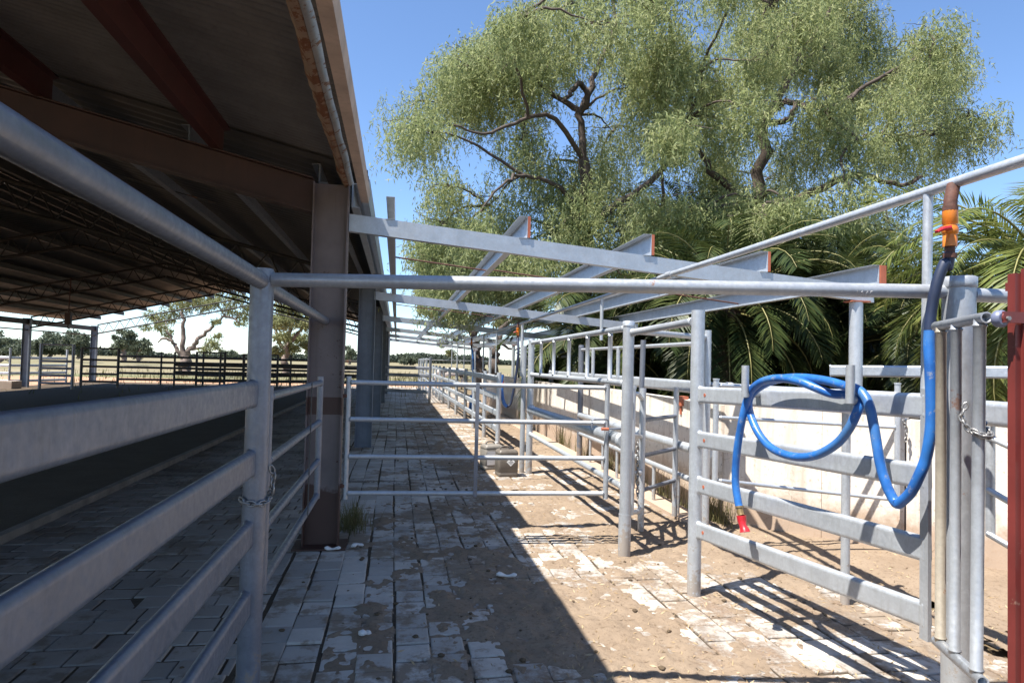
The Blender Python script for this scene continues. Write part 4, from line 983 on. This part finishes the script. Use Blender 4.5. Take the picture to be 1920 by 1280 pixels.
tp = aty(12, 715, 31); mb = MB(); mb.box((tp.x-2.2, 30.6, -.1), (tp.x+.4, 30.75, .36)); mb.box((tp.x-2.2, 31.2, -.1), (tp.x+.4, 31.35, .36)); mb.box((tp.x+.28, 30.75, -.1), (tp.x+.4, 31.2, .36)); mb.box((tp.x-2.2, 30.75, -.1), (tp.x+.28, 31.2, .1))
tag(build('trough', mb, CONC, None, (tp.x, 31, 0)), 'low concrete feed trough beside the leftmost shed column', 'trough')
# second and third hoses far up the lane
def far_hose(T, pts, label, mats):
    t = thing('hose', (T.x, T.y, T.z-1), label, 'hose')
    sp_ = spline([T]+pts, 6); c = int(len(sp_)*mats[1])
    mb = MB(); mb.tube(sp_[:c+1], .026, 10); build('hose_tail', mb, HOSED, t)
    mb = MB(); mb.tube(sp_[c:], .036, 10); build('hose_body', mb, HOSE, t)
    e = sp_[-1]; mb = MB(); mb.tube([e, e+V(0, 0, -.10), e+V(0, 0, -.17)], 1., 12, scale=[.03, .028, .035]); build('nozzle', mb, REDPL, t)
y2 = T2.y-.12; H2 = lambda x, y: aty(x, y, y2)
far_hose(T2, [H2(972, 660), H2(968, 700), H2(962, 738), H2(957, 757), H2(950, 762), H2(944, 752), H2(941, 735), H2(941, 712), H2(942, 702)], 'dark and blue hose hanging in a U by the second tap', (0, .55))
y3 = T3.y-.12; H3 = lambda x, y: aty(x, y, y3)
far_hose(T3, [H3(887, 670), H3(887, 710), H3(886, 745), H3(884, 768), H3(882, 772), H3(881, 765), H3(883, 740)], 'blue hose hanging straight down at the third tap up the lane', (0, .06))

# ------------------------------------------------------------------ vegetation
def leaf_quads(c, L, W, spread, droop, rng=RNG):
    n = len(c); d = rng.normal(0, 1, (n, 3))*spread; d[:, 2] -= droop; d /= np.linalg.norm(d, axis=1)[:, None]
    r = rng.normal(0, 1, (n, 3)); s = np.cross(d, r); s /= np.linalg.norm(s, axis=1)[:, None]
    l = (L*rng.uniform(.6, 1.3, n))[:, None]; w_ = (W*rng.uniform(.7, 1.3, n))[:, None]
    return np.stack([c, c+d*l*.45+s*w_, c+d*l, c+d*l*.45-s*w_], 1)
def clump(center, rad, nstr, per, slen, rng=RNG):
    """hanging strands started inside an ellipsoid"""
    u = rng.normal(0, 1, (nstr, 3)); u /= np.linalg.norm(u, axis=1)[:, None]; r = rng.uniform(0, 1, nstr)**.42
    p = np.array(center)+u*r[:, None]*np.array(rad); p[:, 2] += .12*rad[2]
    drift = rng.normal(0, .25, (nstr, 2)); ln = slen*rng.uniform(.4, 1.25, nstr)
    t = rng.uniform(0, 1, (nstr, per))
    x = p[:, None, 0]+drift[:, None, 0]*t*ln[:, None]; y = p[:, None, 1]+drift[:, None, 1]*t*ln[:, None]; z = p[:, None, 2]-t*ln[:, None]
    return np.stack([x, y, z], 2).reshape(-1, 3)
def limb(mb, pts, r0, r1, n=8):
    ps = spline(pts, 5); k = len(ps)
    ps = [q+V(random.gauss(0, 1), random.gauss(0, 1), random.gauss(0, .6))*(.012+.25*r0)*(0 if i in (0, k-1) else 1) for i, q in enumerate(ps)]
    mb.tube(ps, 1., n, scale=[max(.006, r0+(r1-r0)*i/(k-1)) for i in range(k)], cap=True)

# big weeping tree: crown clumps set round surveyed limbs, 16 to 24 m away
TY = 19.
poly = [(752, 215), (775, 170), (800, 140), (850, 120), (880, 60), (930, 25), (1000, 10), (1060, -60), (1150, -120), (1260, -80), (1300, -30), (1345, -70), (1450, -160), (1600, -140), (1700, -30), (1718, 10), (1650, 35), (1700, 40), (1740, 55), (1812, 62), (1790, 150), (1835, 190), (1845, 270), (1800, 300), (1760, 310), (1700, 345), (1640, 360), (1680, 430), (1640, 520), (1500, 560), (1420, 575), (1300, 560), (1180, 540), (1100, 560), (1020, 540), (940, 540), (870, 560), (800, 500), (785, 440), (770, 400), (790, 350), (820, 340), (768, 300), (800, 270)]
def inside(x, y, P):
    r = False; j = len(P)-1
    for i in range(len(P)):
        if (P[i][1] > y) != (P[j][1] > y) and x < (P[j][0]-P[i][0])*(y-P[i][1])/(P[j][1]-P[i][1])+P[i][0]: r = not r
        j = i
    return r
holes = [(1310, 20, 34), (1085, 190, 38), (1055, 225, 28), (880, 275, 34), (960, 340, 22), (1700, 30, 26), (1470, 200, 24), (1220, 330, 18), (1655, 310, 22), (1330, 60, 28), (1130, 165, 26), (1560, 330, 20)]
cl = []
rc_ = random.Random(5)
step = 58
yy = -150
while yy < 560:
    xx = 740
    while xx < 1860:
        x = xx+rc_.uniform(-26, 26); y = yy+rc_.uniform(-26, 26)
        if inside(x, y, poly) and not any((x-h[0])**2+(y-h[1])**2 < (h[2]+26)**2 for h in holes): cl.append((x, y))
        xx += step
    yy += step
bt = thing('weeping_tree', (7.2, TY, 0), 'huge weeping tree with dark limbs and drooping pale green leaves above the frame', 'tree')
leaves = []; cents = []
mid = aty(1300, 250, TY)
for x, y in cl:
    k = max(0., 1-(((x-1300)/560)**2+((y-230)/400)**2))
    Y = TY+rc_.uniform(-1, 1)*(1.2+4.2*math.sqrt(k)); p = aty(x, y, Y); s = Y/TY
    rad = (rc_.uniform(.75, 1.35)*s, 1.1*s, rc_.uniform(.5, 1.0)*s)
    cents.append((p, rad))
    leaves.append(clump(p, rad, rc_.randint(150, 255), 15, 1.15*s))
for k in range(190):   # filling inside and behind, so the crown has depth
    x, y = rc_.choice(cl); 
    if any((x-h[0])**2+(y-h[1])**2 < (h[2]+60)**2 for h in holes): continue
    p = aty(x+rc_.uniform(-20, 20), y+rc_.uniform(-20, 20), TY+rc_.uniform(0, 4.5)); leaves.append(clump(p, (.95, .95, .65), 95, 13, .85))
C_ = np.concatenate(leaves)
ls = RNG.uniform(.6, 1.35, len(C_)); big = leaf_quads(C_, .145*ls, .0140*np.sqrt(ls), .5, .7)
quads('crown', big, L_WEEP, bt)
mb = MB()
base = V(aty(1100, 600, TY).x, TY, -.05)
A1 = aty(1095, 430, TY); A2 = aty(1093, 300, TY-.3); A3 = aty(1085, 215, TY-.2)
limb(mb, [base, V(base.x-.05, TY, 2.2), A1, A2], .30, .17, 12)
limb(mb, [A2, A3, aty(1055, 190, TY), aty(1010, 150, TY+.3), aty(1000, 90, TY+.5)], .12, .035)
limb(mb, [A3, aty(1100, 195, TY-.4), aty(1095, 160, TY-.6), aty(1075, 165, TY-.7), aty(1060, 190, TY-.8)], .10, .06)
limb(mb, [A3, aty(1110, 150, TY+.2), aty(1150, 60, TY+.5), aty(1140, -40, TY+.6)], .11, .04)
limb(mb, [A2, aty(1040, 225, TY-1), aty(990, 220, TY-1.4), aty(920, 250, TY-1.8), aty(850, 235, TY-2)], .08, .025)
limb(mb, [A1, aty(1050, 350, TY-1), aty(985, 330, TY-1.5), aty(950, 340, TY-2), aty(900, 400, TY-2.3)], .075, .025)
limb(mb, [A1, aty(1160, 380, TY-.5), aty(1230, 330, TY-1), aty(1290, 220, TY-1.2), aty(1300, 120, TY-1.5)], .13, .05)
b2 = V(aty(1400, 600, TY+.8).x, TY+.8, -.05)
B_1 = aty(1420, 400, TY+.5); B_2 = aty(1440, 230, TY); B_3 = aty(1458, 190, TY); B_4 = aty(1490, 120, TY)
limb(mb, [b2, V(b2.x, TY+.8, 2.4), B_1, B_2, B_3], .26, .14, 12)
limb(mb, [B_3, B_4, aty(1487, 60, TY), aty(1450, 10, TY), aty(1440, -60, TY)], .12, .04)
limb(mb, [B_4, aty(1530, 60, TY-.4), aty(1570, -10, TY-.6)], .1, .04)
limb(mb, [B_3, aty(1500, 195, TY-.4), aty(1560, 200, TY-.8), aty(1640, 150, TY-1), aty(1720, 110, TY-1)], .10, .04)
limb(mb, [B_2, aty(1480, 225, TY-.6), aty(1500, 195, TY-.8), aty(1545, 240, TY-1.2), aty(1640, 270, TY-1.5), aty(1740, 250, TY-1.8)], .10, .04)
limb(mb, [B_1, aty(1340, 330, TY-.8), aty(1310, 280, TY-1)], .14, .06)
limb(mb, [B_1, aty(1520, 360, TY-.5), aty(1600, 330, TY-.9), aty(1690, 345, TY-1.2), aty(1730, 330, TY-1.2)], .15, .04)
nodes = [A1, A2, A3, B_1, B_2, B_3, B_4, aty(1010, 150, TY+.3), aty(990, 220, TY-1.4), aty(985, 330, TY-1.5), aty(1290, 220, TY-1.2), aty(1560, 200, TY-.8), aty(1640, 270, TY-1.5), aty(1600, 330, TY-.9), aty(1150, 60, TY+.5), aty(1450, 10, TY)]
done = [(q, 0.) for q in nodes]
order = sorted(cents, key=lambda e: min((q-e[0]).length for q in nodes))
for p, rad in order:
    nd, cost = min(done, key=lambda e: (e[0]-p).length*1.25+e[1]*.45+max(0, e[0].z-p.z)*.6)
    done.append((p, cost+(nd-p).length))
    c = lerp(nd, p, .5)+V(rc_.uniform(-.3, .3), rc_.uniform(-.3, .3), .25)
    limb(mb, [nd, c, p], .05, .013, 5)
    for _ in range(3):
        e = p+V(rc_.uniform(-1, 1)*rad[0], rc_.uniform(-1, 1)*rad[1], rc_.uniform(-.6, .9)*rad[2]); limb(mb, [lerp(nd, p, .75), lerp(p, e, .4)+V(0, 0, .1), e], .02, .006, 4)
build('trunk', mb, BARK, bt)

# palms
def frond(base, az, el, L, rng, droop=1.):
    """arching rachis with two rows of leaflets; returns leaflet quads and rachis points"""
    pts = []; p = Vector(base); e = el; n = 12; h = V(math.cos(az), math.sin(az), 0)
    for i in range(n+1):
        pts.append(p.copy()); p = p+(h*math.cos(e)+V(0, 0, math.sin(e)))*(L/n); e -= droop*(.05+.17*(i/n))*(1.2-.0*i)
    Q = []; m = 84
    side0 = V(-h.y, h.x, 0); sg = rng.uniform(-.35, .35)
    for k in range(m):
        t = .1+.9*k/(m-1); f = t*n; i = min(n-1, int(f)); q = lerp(pts[i], pts[i+1], f-i); tg = (pts[i+1]-pts[i]).normalized(); up = side0.cross(tg); 
        if up.z < 0: up = -up
        ll = L*.17*(.35+1.0*math.sin(PI*min(1, t*.92+.06))**.7)
        for sgn in (-1, 1):
            s = side0*sgn*math.cos(sg)+up*sgn*math.sin(sg)
            d = (s*.80+tg*.62+up*rng.uniform(.05, .30)-V(0, 0, rng.uniform(.05, .30))).normalized()
            wv = d.cross(up).normalized()*(.010+.004*rng.uniform(0, 1))*(L/3)*1.5
            a = q; tip = q+d*ll*rng.uniform(.85, 1.1)-V(0, 0, ll*.12); md = q+d*ll*.5
            Q.append([a-wv*.5, md-wv, tip, md+wv])
    return Q, pts
def palm(x, y, zc, L, nf, label, seed, thick=.35, elmin=-.9, mat=None, elmax=1.3):
    rng = random.Random(seed); t = thing('palm_tree', (x, y, 0), label, 'palm tree', 'palms behind the pergola')
    Q = []; mb = MB(); mr = MB()
    for i in range(nf):
        el = elmin+(elmax-elmin)*((i+.5)/nf)**.8; az = i*2.39996+rng.uniform(-.25, .25)
        q, pts = frond((x+.18*math.cos(az), y+.18*math.sin(az), zc+.1*math.sin(el)), az, el, L*rng.uniform(.82, 1.08), rng, rng.uniform(.8, 1.25)); Q += q
        mr.tube(pts, 1., 5, scale=[.028*(1-.85*k/12) for k in range(13)])
    quads('crown', np.array([[tuple(v) for v in q] for q in Q]), mat or L_PALM, t)
    build('frond_stem', mr, simple('palm_stem', (.24, .22, .08), .5, .2) if 'palm_stem' not in MATS else MATS['palm_stem'], t)
    n = 14; mb.tube([V(x, y, -.05+(zc+.05)*i/n) for i in range(n+1)], thick, 14, scale=[1.15-.2*i/n+(.07 if i % 2 else 0) for i in range(n+1)]); build('trunk', mb, BARK, t)
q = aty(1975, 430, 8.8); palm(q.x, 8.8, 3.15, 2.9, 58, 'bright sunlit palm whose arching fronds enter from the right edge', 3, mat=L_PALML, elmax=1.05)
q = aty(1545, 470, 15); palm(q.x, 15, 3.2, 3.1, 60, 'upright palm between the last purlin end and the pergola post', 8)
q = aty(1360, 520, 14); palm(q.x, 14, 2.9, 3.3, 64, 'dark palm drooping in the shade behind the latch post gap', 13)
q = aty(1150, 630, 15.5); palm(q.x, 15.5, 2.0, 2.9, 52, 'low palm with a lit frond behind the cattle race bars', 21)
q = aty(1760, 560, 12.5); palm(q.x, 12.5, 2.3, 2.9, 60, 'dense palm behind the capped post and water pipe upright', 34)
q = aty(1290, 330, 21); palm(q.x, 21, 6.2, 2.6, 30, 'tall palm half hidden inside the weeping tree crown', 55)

def bush(x, y, rx, ry, h, n, label, mat, name='shrub', L=.16, W=.03, grp=None, trunk=True):
    u = RNG.normal(0, 1, (n, 3)); u /= np.linalg.norm(u, axis=1)[:, None]; r = RNG.uniform(0, 1, n)**.38
    lump = 1+.22*np.sin(u[:, 0]*5+x)*np.cos(u[:, 1]*4+y)+.15*np.sin(u[:, 2]*7)
    c = u*(r*lump)[:, None]*np.array([rx, ry, h*.5]); c += np.array([x, y, h*.52])
    t = thing(name, (x, y, 0), label, 'shrub', grp); quads('crown', leaf_quads(c, L, W, 1., .2), mat, t)
    if trunk:
        mb = MB()
        for k in range(5): a = k*1.3; limb(mb, [V(x, y, -.08), V(x+.2*rx*math.cos(a), y+.2*ry*math.sin(a), h*.35), V(x+.6*rx*math.cos(a), y+.6*ry*math.sin(a), h*.7)], .06, .015, 6)
        build('stem', mb, BARK, t)
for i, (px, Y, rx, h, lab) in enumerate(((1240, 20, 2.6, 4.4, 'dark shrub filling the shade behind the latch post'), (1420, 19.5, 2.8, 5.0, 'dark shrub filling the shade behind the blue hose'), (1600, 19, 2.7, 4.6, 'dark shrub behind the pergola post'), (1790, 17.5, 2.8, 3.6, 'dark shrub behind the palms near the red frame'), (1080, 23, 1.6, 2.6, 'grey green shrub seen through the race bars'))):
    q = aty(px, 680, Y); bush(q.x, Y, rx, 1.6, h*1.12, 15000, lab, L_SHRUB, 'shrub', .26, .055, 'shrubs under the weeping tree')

def tree_px(name, label, Y, trunk, limbs, clumps, mat, bark, leafL, leafW, nper, grp=None, droop=.5, r0=.3):
    bx = aty(trunk[0], trunk[1], Y); t = thing(name, (bx.x, Y, -.1), label, 'tree', grp); mb = MB()
    f = lambda q: aty(q[0], q[1], Y+(q[2] if len(q) > 2 else 0))
    for ln, ra, rb_ in limbs: limb(mb, [f(q) for q in ln], ra, rb_, 8)
    L_ = []
    for (x, y, r, dy) in clumps:
        p = aty(x, y, Y+dy); s = (Y+dy)/F
        L_.append(clump(p, (r*s, r*s, r*s*.62), int(nper*(r/22.)**2)+6, 8, r*s*.45))
        nd = min((f(q) for ln, _, _ in limbs for q in ln[1:]), key=lambda q: (q-p).length)
        limb(mb, [nd, lerp(nd, p, .5)+V(0, 0, .1*r*s), p], max(.012, .10*r*s*.35), .01, 4)
    quads('crown', leaf_quads(np.concatenate(L_), leafL, leafW, .6, droop), mat, t); build('trunk', mb, bark, t)
rt = random.Random(2)
D = 62
tree_px('gum_tree', 'big spreading gum tree with forked red brown limbs beyond the shed end', D, (345, 700),
    [([(346, 697), (345, 684), (345, 672)], .46, .38), ([(345, 676), (343, 640), (342, 605), (341, 575)], .25, .10), ([(347, 674), (360, 650), (378, 632), (400, 610), (420, 592)], .26, .09), ([(343, 676), (333, 655), (325, 640), (312, 620)], .22, .08), ([(325, 640), (305, 634), (296, 642)], .13, .05), ([(420, 592), (440, 598), (450, 606)], .12, .05), ([(360, 655), (385, 650), (395, 640)], .12, .04)],
    [(x, y, r, rt.uniform(-5, 5)) for x, y, r in ((310, 595, 22), (330, 575, 26), (355, 560, 26), (300, 610, 14), (315, 622, 13), (285, 590, 15), (380, 570, 22), (405, 565, 20), (430, 580, 18), (455, 590, 16), (470, 575, 20), (405, 602, 9), (398, 638, 14), (385, 655, 12), (405, 650, 10), (452, 605, 12), (340, 545, 30), (390, 545, 28), (440, 555, 24), (275, 612, 10), (410, 628, 8))],
    L_GUM, GUMBARK, .24, .04, 105, 'gum trees in the paddock')
D = 55
tree_px('gum_tree', 'leafy gum tree seen between the near fence post and the mauve column', D, (535, 700), [([(536, 700), (536, 672), (540, 640), (545, 610)], .32, .11), ([(538, 650), (560, 625), (572, 610)], .2, .06), ([(536, 660), (522, 640), (518, 620)], .2, .06)],
    [(x, y, r, rt.uniform(-4, 4)) for x, y, r in ((525, 600, 24), (550, 595, 24), (575, 605, 20), (530, 630, 16), (560, 632, 18), (545, 650, 16), (575, 645, 14), (520, 655, 13), (600, 610, 18), (540, 575, 24), (500, 600, 20), (590, 585, 22))], L_GUM, GUMBARK, .25, .045, 170, 'gum trees in the paddock')
D = 40
tree_px('forked_tree', 'dark forked tree beyond the lane with its V trunk above the rails', D, (907, 720), [([(905, 722), (903, 700), (897, 675), (893, 655), (888, 630)], .42, .2), ([(912, 722), (918, 700), (925, 675), (933, 650), (937, 620)], .36, .16), ([(893, 655), (905, 648), (925, 640)], .18, .07), ([(888, 630), (870, 600), (850, 580)], .2, .06), ([(937, 620), (960, 600), (990, 590)], .16, .06), ([(935, 640), (960, 655), (985, 650)], .1, .03), ([(888, 630), (900, 590), (905, 550)], .18, .06)],
    [(x, y, r, rt.uniform(-4, 4)) for x, y, r in ((800, 545, 26), (830, 520, 30), (870, 505, 30), (910, 490, 30), (950, 500, 30), (990, 520, 30), (840, 560, 26), (880, 550, 28), (925, 545, 28), (965, 560, 26), (1005, 565, 26), (820, 585, 20), (860, 595, 22), (900, 590, 22), (940, 600, 20), (855, 630, 14), (830, 640, 12), (845, 660, 10), (980, 600, 22), (1030, 600, 24), (1020, 640, 18), (800, 500, 22), (795, 580, 14))], L_GUM, BARK, .22, .03, 150, None)
def far_tree(px, py, w_, h_, Y, lab, mat=L_FAR):
    b_ = aty(px, py, Y); s = Y/F; cz = [(px+rt.uniform(-.38, .38)*w_, py-h_*rt.uniform(.16, .88), w_*rt.uniform(.12, .25), rt.uniform(-3, 3)) for _ in range(13)]
    tree_px('paddock_tree', lab, Y, (px, py), [([(px, py+4), (px, py-h_*.25), (px+w_*.05, py-h_*.5)], .4, .18), ([(px, py-h_*.25), (px-w_*.2, py-h_*.5)], .2, .08), ([(px, py-h_*.3), (px+w_*.25, py-h_*.55)], .2, .08)], cz, mat, GUMBARK, .30*s*F/100, .085*s*F/100, 230, 'paddock trees', .3)
far_tree(6, 672, 70, 62, 95, 'dark green paddock tree at the far left edge'); far_tree(95, 668, 66, 44, 140, 'rounded paddock tree seen left of the hanging block')
far_tree(150, 668, 60, 50, 130, 'broad paddock tree behind the hanging block'); far_tree(232, 672, 50, 58, 110, 'bushy paddock tree left of the big gum')
far_tree(262, 672, 40, 40, 120, 'thin paddock tree touching the left limbs of the big gum'); far_tree(430, 670, 34, 14, 300, 'tiny paddock tree on the horizon right of the big gum')
far_tree(655, 678, 26, 36, 150, 'small paddock tree between the mauve column and the second column')
far_tree(590, 674, 40, 44, 150, 'paddock tree just left of the mauve column'); far_tree(770, 681, 40, 16, 260, 'low paddock tree on the horizon at the end of the lane')
far_tree(1050, 688, 80, 60, 60, 'grey green paddock tree behind the race bars', L_GUM)
# far wood on the horizon: reads as one dark line
n = 60000; X = RNG.uniform(-420, 420, n); lump = np.sin(X*.05)*.5+np.sin(X*.021+1)*.8+np.sin(X*.13)*.35
Hh = np.maximum(1.2, 4.2+2.2*lump); Z = RNG.uniform(0, 1, n)**.8*Hh; c = np.stack([X, 520+RNG.uniform(-14, 14, n), Z], 1)
tag(quads('far_wood', leaf_quads(c, 1.7, .6, 1., .1), L_WOOD), 'low dark line of woodland along the horizon', 'wood', kind='stuff')
# dry grass in the paddock
q1_, q2_ = blades(5000, 3, 60, 16, 14, .15, .5, .03, -.16, .6)
tag(quads('paddock_grass', np.concatenate([q1_, q2_]), L_WEED), 'tall dry grass in the paddock past the lane', 'grass', kind='stuff')

# ------------------------------------------------------------------ cow
def cow(px, py, Y, heading, label):
    m_, nt_, b_ = newmat('black_and_white_hide'); N = NT(nt_); nn = N.noise(N.pos(), 1.5, 2)
    N.l(N.ramp(nn, [(.57, (.62, .56, .50)), (.59, (.035, .03, .03))]), b_.inputs['Base Color']); b_.inputs['Roughness'].default_value = .8
    g = aty(px, py, Y); x0, y0, z0 = g.x, Y, -.16
    H = V(math.cos(heading), math.sin(heading), 0); S = V(-H.y, H.x, 0)
    J = {}; vs = []; rs = []; es = []
    def jt(n, f, s, z, r, par=None):
        vs.append(V(x0, y0, z0)+H*f+S*s+V(0, 0, z)); rs.append(r); J[n] = len(vs)-1
        if par: es.append((J[par], J[n]))
    jt('pel', -.65, 0, 1.15, (.24, .27)); jt('bel', -.1, 0, 1.05, (.33, .36), 'pel'); jt('che', .5, 0, 1.08, (.27, .36), 'bel'); jt('ne', .85, 0, 1.1, (.15, .2), 'che'); jt('nk', 1.15, 0, .72, (.12, .15), 'ne'); jt('hd', 1.3, .05, .40, (.11, .12), 'nk'); jt('mz', 1.36, .05, .12, (.075, .075), 'hd')
    jt('rump', -.9, 0, 1.12, (.15, .18), 'pel'); jt('tl', -1.02, 0, .8, (.03, .03), 'rump'); jt('tt', -1.03, 0, .35, (.035, .035), 'tl')
    for s, q in ((-.17, 'a'), (.17, 'b')):
        jt('h'+q, -.72, s, .82, (.15, .13), 'pel'); jt('k'+q, -.82, s, .48, (.065, .065), 'h'+q); jt('f'+q, -.74, s, .05, (.055, .055), 'k'+q)
        jt('s'+q, .5, s, .75, (.12, .11), 'che'); jt('w'+q, .52, s, .42, (.06, .06), 's'+q); jt('g'+q, .52, s, .05, (.052, .052), 'w'+q)
        jt('e'+q, 1.2, s*1.2, .58, (.03, .05), 'nk')
    me = bpy.data.meshes.new('cow'); me.from_pydata([tuple(v) for v in vs], es, []); ob = bpy.data.objects.new('cow', me); COL.objects.link(ob)
    ob.modifiers.new('skin', 'SKIN'); ob.modifiers.new('sub', 'SUBSURF').levels = 2
    for i, r in enumerate(rs): me.skin_vertices[0].data[i].radius = r
    me.skin_vertices[0].data[0].use_root = True
    dg = bpy.context.evaluated_depsgraph_get(); dg.update(); m2 = bpy.data.meshes.new_from_object(ob.evaluated_get(dg)); bpy.data.objects.remove(ob)
    for v in m2.vertices: v.co -= V(x0, y0, z0)
    m2.polygons.foreach_set('use_smooth', [True]*len(m2.polygons)); m2.materials.clear()
    return tag(link('cow', m2, m_, None, (x0, y0, z0)), label, 'cow')
cow(846, 705, 47, PI*1.02, 'white and black cow grazing in the paddock beyond the lane fence')
